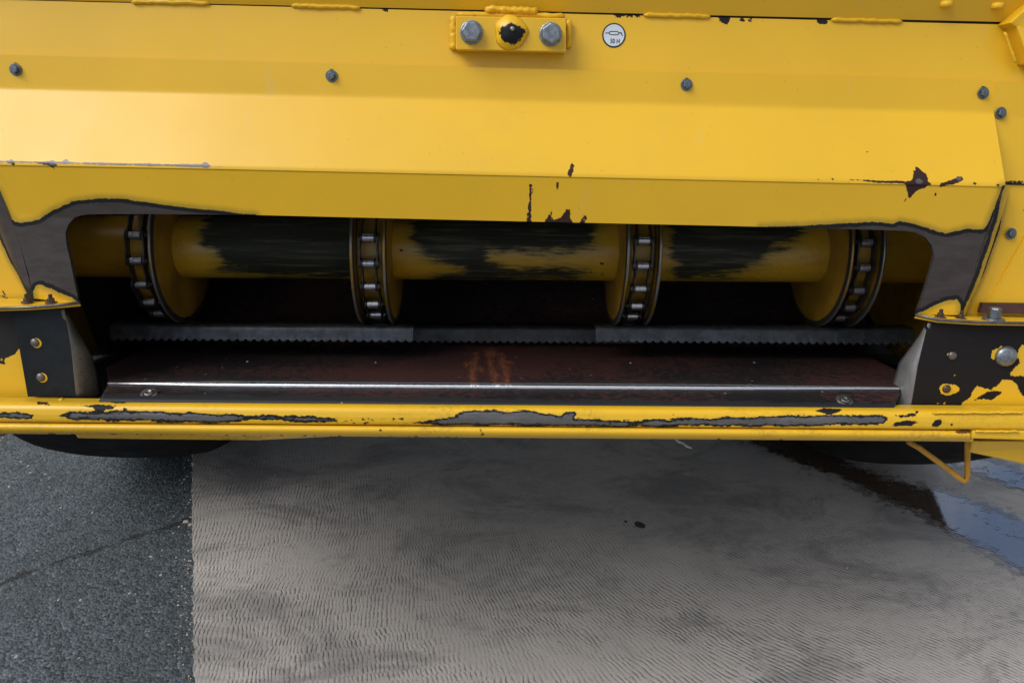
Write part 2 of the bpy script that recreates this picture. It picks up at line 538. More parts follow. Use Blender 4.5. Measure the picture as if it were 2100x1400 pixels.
def m_concrete():
    t = NT('raked_concrete')
    rel, patch, x, y = concrete_relief(t)
    big = t.noise(1.3, 6, 0.62)
    st = t.noise(3.4, 6, 0.74, t.scale(0.75, 1.5, 1), 0.6)
    fine = t.noise(210, 3, 0.75)
    col = t.mix(t.ramp(big, 0.32, 0.7), (0.325, 0.307, 0.291), (0.445, 0.418, 0.393))
    col = t.mix(t.math('MULTIPLY', t.ramp(st, 0.46, 0.64), 0.78), col, (0.15, 0.147, 0.147))
    col = t.mix(t.math('MULTIPLY', t.ramp(fine, 0.38, 0.64), 0.45), col, (0.30, 0.28, 0.26))
    col = t.mix(t.math('MULTIPLY', rel, 0.54), col, (0.11, 0.105, 0.102))  # groove shade painted into the colour; soft light barely shows the relief
    pit = t.math('MULTIPLY', t.math('MAXIMUM', t.math('LESS_THAN', t.voro(13), 0.035), t.math('LESS_THAN', t.voro(60), 0.10)), 0.6)
    col = t.mix(pit, col, (0.09, 0.08, 0.075))
    t.set('Base Color', col)
    t.set('Roughness', t.mixf(t.ramp(big, 0.3, 0.7), 0.55, 0.75))
    t.set('Specular IOR Level', 0.4)
    h = t.math('SUBTRACT', t.math('MULTIPLY', fine, 0.22), rel)
    low = t.bump(t.noise(8, 4, 0.6), 0.010, 0.5)
    t.set('Normal', t.bump(h, 0.0024, 0.9, low))
    return t.m

def m_puddle():
    t = NT('muddy_water')
    rel, patch, x, y = concrete_relief(t)
    t.set('Base Color', (0.085, 0.060, 0.043))
    t.set('Roughness', 0.03)
    t.set('IOR', 2.6)
    t.set('Specular IOR Level', 0.8)
    d = t.math('ADD', t.math('MINIMUM', t.attr('depth'), 21.0), t.math('MULTIPLY', t.math('SUBTRACT', t.noise(22, 5, 0.7, t.scale(1, 2, 1)), 0.5), 44))
    d = t.math('ADD', d, t.math('MULTIPLY', t.math('SUBTRACT', rel, 0.10), 34))
    t.set('Alpha', t.ramp(d, -1.5, 3.5))
    t.set('Normal', t.bump(t.math('ADD', t.noise(30, 3), t.math('MULTIPLY', rel, 0.4)), 0.0010, 0.14))
    return t.m

# ------------------------------------------------------------------ ground
def structure(o):
    o['kind'] = 'structure'
    return o

cr_a, cr_b = ground(0, 1180), ground(392, 1050)
M_asphalt = m_asphalt(cr_a, cr_b)
M_concrete = m_concrete()
G = 60.0
asph = structure(mk('asphalt_ground', [(-G, -G, -0.016), (G, -G, -0.016), (G, G, -0.016), (-G, G, -0.016)], [(0, 1, 2, 3)], M_asphalt))
# concrete sheet with a slightly uneven cast edge along the asphalt
e0, e1 = ground(393.5, 915), ground(398, 1400)
ed = (e0-e1)/np.linalg.norm(e0-e1)
edge_pts = []
for k, s_ in enumerate(np.r_[-20, np.arange(-1.0, 2.6, 0.011), 25]):
    j = 0.0 if abs(s_) > 3 else (rng.random()-0.5)*0.005 + (-0.008*rng.random() if rng.random() < 0.12 else 0)
    p = e1+ed*s_
    edge_pts.append((p[0]-j, p[1], 0.0))
n = len(edge_pts)
top = edge_pts + [(40, 30, 0.0), (40, -25, 0.0)]
skirt = [(p[0]-0.002, p[1], -0.03) for p in edge_pts]
fc = [list(range(len(top)))[::-1]] + [(i, i+1, len(top)+i+1, len(top)+i) for i in range(n-1)]
conc = structure(mk('concrete_apron', top+skirt, fc, M_concrete))

M_puddle = m_puddle()
asph['label'] = 'dark rough asphalt with a crack left of the concrete'
conc['label'] = 'pale grey raked concrete with short grooves under the machine'
def puddle(name, outline, core=None, cell=7.0):
    q = np.asarray(outline, float)
    lo, hi = q.min(0)-cell, q.max(0)+cell
    xs, ys = np.arange(lo[0], hi[0]+cell, cell), np.arange(lo[1], hi[1]+cell, cell)
    P = np.stack(np.meshgrid(xs, ys), -1)
    h, w = P.shape[:2]
    P = P.reshape(-1, 2)
    d = sdf(P, [outline])
    film = np.minimum(d, 7.0)
    if core:
        film = np.maximum(film, np.clip(sdf(P, core), -40, 16)+3)
    idx = np.arange(h*w).reshape(h, w)
    fcs = np.stack([idx[:-1, :-1], idx[1:, :-1], idx[1:, 1:], idx[:-1, 1:]], -1).reshape(-1, 4)
    fcs = fcs[(d[fcs] > -cell*1.5).any(1)]
    V = [ground(*p) + np.array([0, 0, 0.003]) for p in P]
    used = np.unique(fcs)
    rem = np.full(len(V), -1)
    rem[used] = np.arange(len(used))
    o = mk(name, [V[i] for i in used], rem[fcs], M_puddle, attrs={'depth': film[used]})
    return structure(o)

pu = puddle('puddle', [(1480, 880), (1640, 880), (1700, 925), (1760, 960), (1850, 992), (1930, 1010), (2010, 1035), (2110, 1075), (2230, 1120), (2230, 1260),
                  (2100, 1178), (2060, 1150), (2000, 1118), (1935, 1080), (1890, 1052), (1800, 1018), (1740, 985), (1640, 955), (1560, 920)],
            core=[[(1500, 880), (1625, 880), (1690, 930), (1760, 972), (1850, 1005), (1925, 1040), (1965, 1032), (2010, 1060), (2060, 1095), (2110, 1120), (2230, 1180), (2230, 1240), (2100, 1165), (2050, 1135), (1995, 1108), (1935, 1074), (1890, 1045), (1800, 1010), (1700, 968), (1580, 920)]])
pw = puddle('wet_streak', [(1890, 905), (1960, 915), (2030, 945), (2100, 965), (2250, 1000), (2250, 1045), (2100, 1010), (2040, 985), (1990, 965), (1930, 940)], core=[[(1905, 915), (1960, 925), (2030, 955), (2110, 982), (2250, 1015), (2250, 1030), (2100, 995), (2020, 962), (1950, 938)]])

pu['label'] = 'long muddy puddle on the concrete reflecting blue sky at its right end'
pw['label'] = 'thin wet streak on the concrete behind the bent rod'

# ------------------------------------------------------------------ the machine
root = bpy.data.objects.new('combine_harvester', None)
C.objects.link(root)
root.matrix_world = MW
root['label'] = 'yellow combine harvester front with open feeder mouth, chain drum and worn paint'
root['category'] = 'combine harvester'

def wears(V, wear=(), chip=(), bare=()):
    P = proj(V)
    return {'wear': sdf(P, wear), 'chip': sdf(P, chip), 'bare': sdf(P, bare)}

# ---- hood panel: bolted flange, sloping roof, front face with the arched mouth cut out
HT = [(-30, 182, 0.060), (0, 183, 0.060), (1000, 206, 0.060), (2038, 232, 0.060)]     # upper crease
HC = [(-34, 332, 0.0), (0, 333, 0.0), (420, 341, 0.0), (1000, 354, 0.0), (2062, 378, 0.0)]   # lower crease
HF = [(-30, 112, 0.0625), (0, 113, 0.0625), (1000, 139, 0.0625), (2042, 166, 0.0625)]     # upper edge of flange
NX = 420
rf, rt, rc = rail(HF, NX), rail(HT, NX), rail(HC, NX)
down = np.array([0, 0, -1.0])
def unit(v):
    return v/np.linalg.norm(v, axis=-1, keepdims=True)
def fillet(a, b, c, r, n=5):
    p, q = b+unit(a-b)*r, b+unit(c-b)*r
    return [(1-t)**2*p+2*t*(1-t)*b+t*t*q for t in np.linspace(0, 1, n)]
fl1 = fillet(rf, rt, rc, 0.004)
fl2 = fillet(rt, rc, rc+down*0.05, 0.0035)
hv1, hf1 = loft([rf]+fl1+fl2, [8]+[1]*4+[30]+[1]*4)
pairs = [((162, 622), (70, 612)), ((152, 575), (58, 560)), ((143, 530), (42, 505)), ((136, 500), (25, 455)), ((134, 478), (2, 395)), ((140, 460), (-14, 358)), ((152, 447), (-33, 334)), ((165, 442), (20, 334)),
         ((185, 439.5), (120, 335.6)), ((300, 439), (270, 338)), ((520, 441), (500, 342.6)), ((1000, 452.5), (1000, 354)), ((1500, 463.5), (1500, 365.3)), ((1750, 470), (1800, 372)),
         ((1850, 473), (1960, 375.7)), ((1878, 477), (2020, 377)), ((1898, 487), (2061, 378)), ((1912, 505), (2045, 420)), ((1916, 525), (2032, 455)), ((1910, 550), (2020, 485)), ((1895, 600), (1998, 555)), ((1880, 644), (1968, 646))]
HCx, HCy = [p[0] for p in HC], [p[1] for p in HC]
def face_at(px, py):
    c = np.interp(px, HCx, HCy)
    return at(px, py, 0.014*min(1.0, max(0.0, (py-c)/110.0)))
cnt = [8, 8, 6, 6, 5, 5, 4, 6, 24, 36, 80, 80, 50, 26, 10, 8, 6, 6, 8, 12, 12]
def dens(p):
    p = np.asarray(p, float)
    r = []
    for i, k in enumerate(cnt):
        for j in range(k):
            r.append(p[i]+(p[i+1]-p[i])*j/k)
    return np.array(r+[p[-1]])
din, dou = dens([p[0] for p in pairs]), dens([p[1] for p in pairs])
rows2 = []
for t in np.linspace(0, 1, 23):
    rows2.append(np.array([face_at(*p) for p in dou+(din-dou)*t]))
# where the face meets the bend, start it exactly at the end of the fillet
low_ = np.abs(dou[:, 1]-np.interp(dou[:, 0], HCx, HCy)) < 2.0
fend = fl2[-1]
snap = np.stack([np.interp(rows2[0][:, 0], fend[:, 0], fend[:, k]) for k in range(3)], -1)
rows2[0] = np.where(low_[:, None], snap, rows2[0])
hv2, hf2 = loft(rows2, 1)
hv3, hf3 = loft([rows2[-1], rows2[-1]+np.array([0, 0.006, 0])], 1)
hv4, hf4 = loft([rf+np.array([0, 0.004, 0]), rf], 1)
hv, hf = merge((hv1, hf1), (hv2, hf2), (hv3, hf3), (hv4, hf4))
wear_hood = [[(-60, 330), (0, 398), (16, 440), (30, 455), (45, 458), (80, 450), (110, 431), (150, 413), (200, 407), (250, 408), (330, 419), (420, 430), (480, 436), (525, 441), (525, 470), (300, 500), (170, 500),
              (170, 630), (160, 620), (148, 611), (100, 590), (84, 583), (73, 586), (69, 600), (68, 640), (40, 600), (-60, 420)],
             [(1560, 480), (1560, 466), (1640, 463), (1720, 459), (1790, 455), (1832, 459), (1845, 454), (1880, 460), (1912, 471), (1940, 479), (1965, 474), (1985, 468), (2012, 471), (2022, 466), (2040, 425), (2056, 380), (2090, 380), (2050, 500), (1990, 660),
              (1966, 660), (1970, 625), (1963, 613), (1940, 616), (1905, 632), (1884, 642), (1860, 650), (1860, 500), (1800, 490)]]
chip_hood = [[(1086, 377), (1093, 377), (1093, 393), (1089, 404), (1090, 430), (1089, 456), (1080, 456), (1083, 420), (1086, 398)], [(1142, 374), (1149, 372), (1142, 393), (1138, 392)],
             [(1171, 335), (1178, 336), (1176, 352), (1171, 363), (1163, 360)],
             [(1114, 460), (1131, 430), (1133, 445), (1129, 450), (1140, 451), (1152, 444), (1166, 424), (1171, 436), (1169, 446), (1177, 460)], [(1188, 460), (1198, 437), (1204, 446), (1197, 460)], dot(1187, 427, 3.5),
             [(1880, 340), (1890, 350), (1901, 358), (1903, 370), (1910, 378), (1896, 386), (1880, 391), (1865, 409), (1860, 390), (1857, 374), (1871, 368), (1874, 352)],
             [(1922, 384), (1930, 375), (1945, 371), (1972, 361), (1976, 370), (1955, 378), (1935, 382)], [(1915, 404), (1920, 387), (1922, 398)], [(1852, 414), (1858, 405), (1858, 414)],
             [(1742, 368.5), (1800, 370), (1864, 372), (1864, 377.5), (1800, 375)], dot(1680, 368, 4), dot(1708, 368, 4), dot(1999, 377, 3.5), dot(1887, 399, 3), dot(1777, 310, 3), dot(2046, 380, 4), dot(1235, 350, 1.6), dot(1920, 354, 2),
             [(70, 333), (105, 334), (117, 339), (116, 350), (104, 341), (88, 338)], [(12, 332), (32, 333), (30, 344), (22, 336)], [(520, 439), (505, 444), (495, 439)]]
bare_hood = [[(-40, 328), (100, 331), (300, 335.5), (415, 337), (432, 341), (458, 342.5), (415, 343), (300, 340), (100, 335.5), (-40, 332.5)], dot(421, 339, 10), dot(106, 333, 8), dot(135, 332, 7), dot(305, 337, 5), dot(22, 331, 7), dot(1885, 372, 7), dot(1965, 367, 6)]
hood = mk('hood_panel', hv, hf, M_hood, root, True, wears(hv, wear_hood, chip_hood, bare_hood))

# bent returns of the hood's legs, back to the side panels
def strip_part(name, a, b, mat, parent=root, n=30, steps=6, wear=(), chip=(), bare=(), smooth=True, solid=None, bow=0.0):
    ra, rb = rail(a, n), rail(b, n)
    if bow:
        rows = []
        for t in np.linspace(0, 1, 6):
            rows.append(ra+(rb-ra)*t + np.array([0, -bow*4*t*(1-t), 0]))
        v, f = loft(rows, 1)
    else:
        v, f = loft([ra, rb], steps)
    return mk(name, v, f, mat, parent, smooth, wears(v, wear, chip, bare), solid)

strip_part('leg_return', [(2062, 379, 0.0), (2045, 421, 0.0055), (2021, 486, 0.0138), (1998, 556, 0.014), (1968, 647, 0.014)],
           [(2066, 380, 0.05), (2052, 440, 0.05), (2032, 505, 0.05), (2008, 575, 0.05), (1970, 648, 0.05)], M_hood, bow=0.010,
           wear=[[(2040, 380), (2058, 380), (2046, 445), (2026, 510), (2003, 575), (1975, 640), (1960, 660), (1940, 640)]])
strip_part('leg_return', [(-34, 335, 0.05), (-8, 455, 0.05), (20, 525, 0.05), (45, 575, 0.05), (68, 612, 0.05)],
           [(-33, 335, 0.0), (2, 395, 0.008), (25, 456, 0.014), (42, 506, 0.014), (70, 613, 0.014)], M_hood, bow=0.010,
           wear=[[(-60, 330), (10, 330), (80, 620), (66, 625), (40, 580), (2, 505), (-40, 420)]])
# closed ends of the hood roof
for xt, yt, xc, yc, nm in ((2038, 232, 2062, 378, 1), (-30, 182, -34, 332, -1)):
    a, b = at(xt, yt, 0.060), at(xc, yc, 0.002)
    c = np.array([b[0], 0.055, b[2]])
    mk('hood_end_plate', [a, b, c], [(0, 1, 2)], M_side, root, solid=0.003)

# ---- plates behind the hood
up_rows = [rail([(-60, -2, 0.080), (0, 0, 0.080), (2062, 51, 0.080), (2220, 55, 0.080)], 400), rail([(-60, 200, 0.062), (0, 202, 0.062), (2062, 250, 0.062), (2220, 254, 0.062)], 400)]
def plate_y(px, py):
    return 0.080-0.018*(py-51.0*px/2062)/200.0
uv, uf = loft(up_rows, 40)
chip_up = [[(784, 14), (798, 15), (795, 25), (787, 25), (783, 19)], [(1257, 27), (1284, 29), (1282, 35), (1268, 37), (1259, 33)], [(1287, 29), (1297, 30), (1298, 37), (1288, 37)], [(1300, 30), (1314, 31), (1313, 37), (1300, 36)],
           [(1472, 33), (1482, 34), (1497, 36), (1496, 45), (1490, 52), (1484, 48), (1474, 46), (1476, 41)], [(1520, 36), (1529, 37), (1526, 45), (1516, 44)], [(1537, 37), (1544, 38), (1541, 46), (1534, 45)],
           [(1674, 38), (1697, 40), (1697, 50), (1682, 51), (1675, 48)], dot(1154, 137, 2.0), dot(1177, 138, 2.0), [(1762, 157), (1767, 152), (1764, 157)]]
top_plate = mk('top_plate', uv, uf, M_plate, root, False, wears(uv, (), chip_up), solid=0.006)

# the flange above, seen from below, with a dark gap along the welds
def mrail(p0, p1, n=2):
    return np.array([p0+(p1-p0)*k/(n-1) for k in range(n)])
tl, tr = at(-80, 0, 0.079), at(2240, 53, 0.079)
tl[2] += 0.0022; tr[2] += 0.0022
toward = np.array([0, -0.045, 0.085])
fv, ff = loft([mrail(tl+toward, tr+toward, 60), mrail(tl, tr, 60)], 12)
top_flange = mk('top_flange', fv, ff, M_dim, root, False, wears(fv), solid=0.010)
backv, backf = loft([mrail(tl+np.array([0, .004, .05]), tr+np.array([0, .004, .05])), mrail(tl+np.array([0, .004, -.01]), tr+np.array([0, .004, -.01]))], 1)
mk('gap_shade_sheet', backv, backf, M_hole, root)  # near-black sheet behind the gap, standing in for its shade
# bolts through the flange
for px, py in ((1940, 8), (2045, 12)):
    d = ray(px, py)
    # on the underside plane
    nrm = np.cross(tr-tl, toward)
    t_ = ((tl-CAM) @ nrm)/(d @ nrm)
    p = CAM+d*t_
    v, f = lathe([(-0.004, 0.006), (-0.0025, 0.0085), (0.004, 0.0085)], 16, 'z')
    mk('rivet', v+p+np.array([0, 0, -0.001]), f, M_body, top_flange, True)

def weld(x0, y0, x1, y1, Y, r, parent, n=26, name='weld_bead'):
    pts, rr = [], []
    for k in range(n):
        t = k/(n-1)
        p = at(x0+(x1-x0)*t, y0+(y1-y0)*t, Y)
        p = p+np.array([0, (random.random()-0.5)*0.0012, (random.random()-0.5)*0.0014])
        end = min(1, 0.45+min(t, 1-t)*14)
        pts.append(p)
        rr.append(r*end*(0.90+0.2*random.random()))
    v, f = tube(pts, rr, 10)
    v = v+(rng.random(v.shape)-0.5)*r*0.30
    v[:, 2] = v[:, 2] if abs(y1-y0) > abs(x1-x0) else v[:, 2]+(np.interp(v[:, 0], [p[0] for p in pts], [p[2] for p in pts])-v[:, 2])*0.25
    return mk(name, v, f, M_plate, parent, True, wears(v))
for a in ((270, 4, 430, 7), (598, 12, 738, 16), (1320, 31, 1456, 34), (1705, 41, 1850, 45)):
    weld(*a, 0.0790, 0.0043, top_plate)
weld(995, 19, 1102, 24, 0.070, 0.0068, top_plate)

br = [at(2050, 52, 0.074), at(2066, 60, 0.074), at(2092, 134, 0.066), at(2300, 140, 0.066), at(2300, -60, 0.066), at(2120, -10, 0.066)]
v, f = prism([p+np.array([0, -0.022, 0]) for p in br], (0, 0.03, 0))
bracket = mk('corner_bracket', v, f, M_side, root, attrs=wears(v), bevel=0.002)
weld(2060, 66, 2083, 130, 0.058, 0.0022, bracket, 14)

# ---- mounting block with two bolts and a grease boss
BY = 0.044
q = [at(935, 33, BY), at(935, 102, BY), at(1161, 107, BY), at(1161, 38, BY)]
bv, bf = prism(q, (0, 0.046, 0))
block = mk('mounting_block', bv, bf, M_plate, root, attrs=wears(bv), bevel=0.0012)
weld(931, 34, 930, 104, 0.070, 0.006, block, 16)
weld(936, 30, 1158, 34, 0.073, 0.0055, block, 30)
weld(1167, 40, 1166, 100, 0.071, 0.004, block, 14)
def hexbolt(px, py, Y, R, parent, mat, washer=1.35, h=0.6, name='bolt', rot=None, dome=False):
    """bolt head facing the camera side, on an upright face at depth Y"""
    p = at(px, py, Y)
    w = lathe([(0.0, R*washer), (-R*0.14, R*washer), (-R*0.2, R*washer*0.94)], 24, 'y')
    hx = lathe([(-R*0.2, R), (-R*h, R), (-R*(h+0.12), R*0.86)], 6, 'y', phase=rot if rot is not None else random.random()*6)
    v, f = merge(w, hx)
    # normals: mirror of the axis, so turn the faces round
    f = [list(x)[::-1] for x in f]
    o = mk(name, v, f, mat, parent, bevel=R*0.06)
    o.location = p
    return o
for px, py in ((967, 67), (1129, 71)):
    hexbolt(px, py, BY, 0.0145, block, M_zinc, 1.12, 0.85)
# grease boss: a lumpy painted dome rubbed black at its tip
rings = []
p = at(1048, 67, BY)
for i, (a, r) in enumerate([(0, 0.0235), (-0.003, 0.022), (-0.006, 0.0185), (-0.009, 0.015), (-0.0115, 0.011), (-0.013, 0.0065), (-0.0135, 0.002)]):
    rings.append((a, r))
v, f = lathe(rings, 40, 'y')
v = v*np.stack([1+0.07*np.sin(5*np.arctan2(v[:, 2], v[:, 0])+1), np.ones(len(v)), 1+0.06*np.cos(3*np.arctan2(v[:, 2], v[:, 0]))], -1)
f = [list(x)[::-1] for x in f]
vv = v+p
mk('grease_boss', vv, f, paint('boss_paint', ring=200, rag=9, feather=3), block, True, wears(vv, [[(1032, 56), (1048, 48), (1062, 54), (1076, 64), (1074, 80), (1050, 92), (1028, 84), (1024, 68)]]))
v, f = lathe([(0, 0.0035), (-0.003, 0.003), (-0.0036, 0.001)], 12, 'y')
o = mk('grease_nipple', v, [list(x)[::-1] for x in f], M_zinc, block, True)
o.location = p+np.array([0.0015, -0.0128, 0.003])

# ---- round greasing decal
DY = plate_y(1259, 73)-0.0006
dc = at(1259, 73, DY)
s_px = np.linalg.norm(at(1282, 73, DY)-dc)/23.0        # metres per measuring pixel here
def disc(r, dy, mat, name, parent):
    v, f = lathe([(0.0, r), (-0.0003, r)], 48, 'y')
    o = mk(name, v, [list(x)[::-1] for x in f], mat, parent)
    o.location = (0, dy, 0) if parent is not root else dc
    return o
M_dblack = plain('decal_black', (0.012, 0.013, 0.016), 0.35, 0, 0.1)
M_dwhite = plain('decal_silver', (0.56, 0.63, 0.70), 0.35, 0, 0.05, 15)
decal = disc(24*s_px, 0, M_dblack, 'grease_decal', root)
decal.rotation_euler = (-0.118, 0, 0)
disc(21.2*s_px, -0.0004, M_dwhite, 'decal_face', decal)
def decal_line(pts, w, closed=False):
    pts = [np.array(p, float) for p in pts]
    if closed:
        pts = pts+[pts[0]]
    v, f = [], []
    for a, b in zip(pts[:-1], pts[1:]):
        d = (b-a)/np.linalg.norm(b-a)
        n_ = np.array([-d[1], d[0]])*w/2
        e = d*w*0.3
        q_ = [a-e-n_, b+e-n_, b+e+n_, a-e+n_]
        i = len(v)
        v += [(x*s_px, 0, -y*s_px) for x, y in q_]
        f.append((i, i+3, i+2, i+1))
    return v, f
caps = [(-10.5, -4), (-9, -6), (-6.5, -7.2), (6.5, -7.2), (9, -6), (10, -4), (9, -2), (6.5, -0.9), (-6.5, -0.9), (-9, -2)]
for nm, pts, w, cl in (('grease_gun_outline', caps, 1.5, True), ('grease_gun_nozzle', [(-17.5, -4), (-10.5, -4)], 1.6, False), ('grease_gun_lever', [(10, -4.5), (14.5, -5.2), (17, 0.5)], 2.0, False)):
    v, f = decal_line(pts, w, cl)
    o = mk(nm, v, f, M_dblack, decal)
    o.location = (0, -0.0010, 0)
tc = bpy.data.curves.new('service_hours', 'FONT')
tc.body = '50 H'
tc.align_x, tc.align_y = 'CENTER', 'CENTER'
tc.size = 12.5*s_px
tc.offset = 0.00018
to = bpy.data.objects.new('tmp_text', tc)
C.objects.link(to)
dg = bpy.context.evaluated_depsgraph_get()
tm = bpy.data.meshes.new_from_object(to.evaluated_get(dg))
bpy.data.objects.remove(to)
tm.materials.clear()
tm.materials.append(M_dblack)
to = bpy.data.objects.new('service_hours', tm)
C.objects.link(to)
to.parent = decal
to.rotation_euler = (math.pi/2, 0, 0)
to.scale = (0.8, 1, 1)
to.location = (2.5*s_px, -0.0010, -12*s_px)

# ---- hood and side panel bolts, each in a slot
def slot_bolt(px, py, Y, parent, sx=0, sy=-9):
    p = at(px, py, Y-0.0015)
    hexbolt(px, py, Y-0.001, 0.0058, parent, M_zdark, 1.5, 0.95)
    v, f = lathe([(0.0, 0.0036), (-0.0006, 0.0036)], 14, 'y')
    o = mk('slot', v, [list(x)[::-1] for x in f], M_hole, parent)
    o.location = at(px+sx, py+sy, Y-0.0006)
for px, py in ((32, 143), (680, 156), (1408, 174), (2016, 191)):
    slot_bolt(px, py, 0.0615, hood)

# ---- side panels behind the legs
sr = [rail([(2041, 168, 0.0605), (2300, 172, 0.0605)], 60), rail([(2030, 240, 0.0605), (2300, 244, 0.0605)], 60), rail([(2015, 376, 0.052), (2300, 380, 0.052)], 60)]
v, f = loft(sr, 30)
spu = mk('upper_side_panel', v, f, M_side, root, False, wears(v, (), [[(2058, 374), (2070, 371), (2110, 372), (2300, 374), (2300, 380), (2090, 378), (2058, 379)]]), solid=0.005)
slot_bolt(2052, 232, 0.0595, spu, -7, 2)
sr = [rail([(2062, 379, 0.056), (2300, 384, 0.056)], 60), rail([(1940, 652, 0.048), (2300, 660, 0.048)], 60)]
v, f = loft(sr, 50)
spl = mk('lower_side_panel', v, f, M_side, root, False, wears(v, [[(2060, 380), (2066, 380), (2050, 470), (2018, 560), (1975, 650), (1960, 650), (2010, 540), (2040, 470)]], [dot(2100, 432, 3)]), solid=0.005)
slot_bolt(2073, 479, 0.0505, spl, 0, 0)
# overlapping lap of sheet on the right lower panel
lap = [at(2106, 482, 0.049), at(2016, 640, 0.046), at(2300, 640, 0.046), at(2300, 482, 0.049)]
v, f = prism(lap, (0, 0.003, 0))
mk('lap_sheet', v, f, M_side, spl, attrs=wears(v))
sr = [rail([(-200, 200, 0.058), (4, 205, 0.058)], 30), rail([(-200, 600, 0.052), (90, 622, 0.052)], 30)]
v, f = loft(sr, 50)
spleft = mk('lower_side_panel', v, f, M_side, root, False, wears(v, [[(-60, 400), (0, 490), (20, 535), (50, 585), (66, 612), (80, 612), (40, 500), (-20, 380)]], [[(0, 593), (8, 596), (16, 612), (22, 618), (17, 620), (10, 609), (0, 610), (0, 606), (7, 605), (3, 598)], [(0, 160), (3, 160), (9, 184), (4, 184)]]), solid=0.005)

# ---- horizontal bottom flanges of the legs
def flange(name, front, back, thick=0.006):
    fr = [at(*p) for p in front]
    bk = [at(*p) for p in back]
    v, f = loft([np.array(bk), np.array(fr), np.array(fr)+np.array([0, 0.002, -thick]), np.array(bk)+np.array([0, 0, -thick])], 1)
    return mk(name, v, f, M_side, root, False, wears(v, (), (), ()))
fl_l = flange('leg_flange', [(-60, 632, -0.020), (60, 628, -0.020), (120, 624, -0.012), (163, 620, 0.0)], [(-60, 612, 0.045), (60, 612, 0.045), (120, 615, 0.02), (163, 619, 0.003)])
fl_r = flange('leg_flange', [(1878, 645, 0.0), (1925, 654, -0.014), (2010, 659, -0.022), (2200, 662, -0.022)], [(1878, 644, 0.003), (1925, 646, 0.02), (2010, 648, 0.045), (2200, 652, 0.045)])
def tip(name, pts, parent):
    v, f = tube([at(*p) for p in pts], 0.0022, 8)
    mk(name, v, f, M_grey, parent, True)
tip('worn_edge', [(-60, 634, -0.021), (60, 630, -0.021), (120, 626, -0.013), (164, 620, -0.001)], fl_l)
tip('worn_edge', [(1877, 645, -0.001), (1925, 656, -0.015), (2010, 661, -0.023), (2200, 664, -0.023)], fl_r)
def nut(px, py, Y, R, parent, mat=M_brownbolt, stem=True):
    p = at(px, py, Y)
    vf = [lathe([(0, R*1.7), (R*0.3, R*1.6)], 20, 'z'), lathe([(R*0.3, R), (R*1.3, R), (R*1.45, R*0.85)], 6, 'z', phase=random.random())]
    if stem:
        vf.append(lathe([(R*1.4, R*0.55), (R*2.5, R*0.55), (R*2.6, R*0.4)], 12, 'z'))
    v, f = merge(*vf)
    o = mk('nut', v, f, mat, parent, bevel=R*0.05)
    o.location = p
    return o
nut(56, 620, 0.002, 0.0050, fl_l); nut(105, 621, -0.002, 0.0050, fl_l)
nut(1928, 651, 0.0, 0.0050, fl_r); nut(1970, 654, -0.002, 0.0050, fl_r)
o = nut(2037, 657, -0.004, 0.0092, fl_r, M_zdark, False); o.scale = (1, 1, 1.5)
v, f = prism([at(2016, 622, 0.038), at(2010, 642, 0.036), at(2220, 646, 0.036), at(2220, 624, 0.038)], (0, 0.008, 0))
mk('primer_bar', v, f, M_maroon, root)

# ---- black cheek plates either side of the mouth
CY = -0.004
v, f = loft([rail([(26, 636, CY), (132, 634, CY)], 14), rail([(40, 716, CY), (146, 716, CY)], 14), rail([(57, 813, CY), (156, 813, CY)], 14)], 10)
cheek_l = mk('cheek_plate', v, f, M_black, root, False, solid=0.006)
cheek_l['label'] = 'black left cheek plate with two round bolts'
cols = [[(132, 634), (146, 716), (156, 813)], [(136, 634), (163, 716), (176, 815)], [(138, 640), (185, 725), (196, 818)], [(141, 652), (192, 735), (211, 808)]]
deps = [CY, 0.004, 0.022, 0.050]
rl = [resample([at(x, y, d) for x, y in c], 24) for c, d in zip(cols, deps)]
g = np.array(rl)
g = np.concatenate([[g[0]], (g[0]+g[1])[None]/2, [g[1]], (g[1]+g[2])[None]/2, [g[2]], [g[2]*0.5+g[3]*0.5], [g[3]]])
def grid_mesh(g):
    h, w = g.shape[:2]
    idx = np.arange(h*w).reshape(h, w)
    return g.reshape(-1, 3), np.stack([idx[:-1, :-1], idx[1:, :-1], idx[1:, 1:], idx[:-1, 1:]], -1).reshape(-1, 4)
v, f = grid_mesh(np.transpose(g, (1, 0, 2)))
rust = np.clip((proj(v)[:, 1]-650)/60, 0, 1)*np.clip((proj(v)[:, 0]-145)/30, 0, 1)
o = mk('wear_strip', v, f, M_rstrip, cheek_l, True, {'rust': rust}, solid=0.005)
o['label'] = 'rusty rounded wear strip at the left of the mouth'

chip_cr = [[(1880, 650), (2300, 650), (2300, 704), (2096, 707), (2090, 715), (2086, 730), (2092, 744), (2083, 752), (2070, 768), (2080, 772), (2098, 770), (2120, 775), (2120, 812), (2098, 812), (2090, 800), (2086, 788), (2074, 779), (2056, 778), (2046, 790), (2032, 798),
            (2020, 796), (2004, 791), (1996, 800), (1990, 815), (1974, 826), (1968, 840), (1860, 840)], [(1994, 821), (2022, 804), (2040, 800), (2058, 803), (2046, 812), (2034, 820), (2016, 818)]]
v, f = loft([rail([(1903, 662, CY), (2300, 668, CY)], 120), rail([(1882, 750, CY), (2300, 752, CY)], 120), rail([(1868, 834, CY), (2300, 838, CY)], 120)], 22)
A = wears(v, (), chip_cr)
holes = sdf(proj(v), [[(1926, 797), (1932, 788), (1942, 787), (1960, 789), (1970, 798), (1962, 805), (1945, 811), (1932, 808)], dot(1951, 728, 8.5), dot(2060, 728, 25), dot(1957, 769, 3), [(1920, 828), (1928, 824), (1926, 830)], [(1933, 828), (1939, 824), (1938, 830)]])
A['chip'] = np.minimum(A['chip'], -holes)
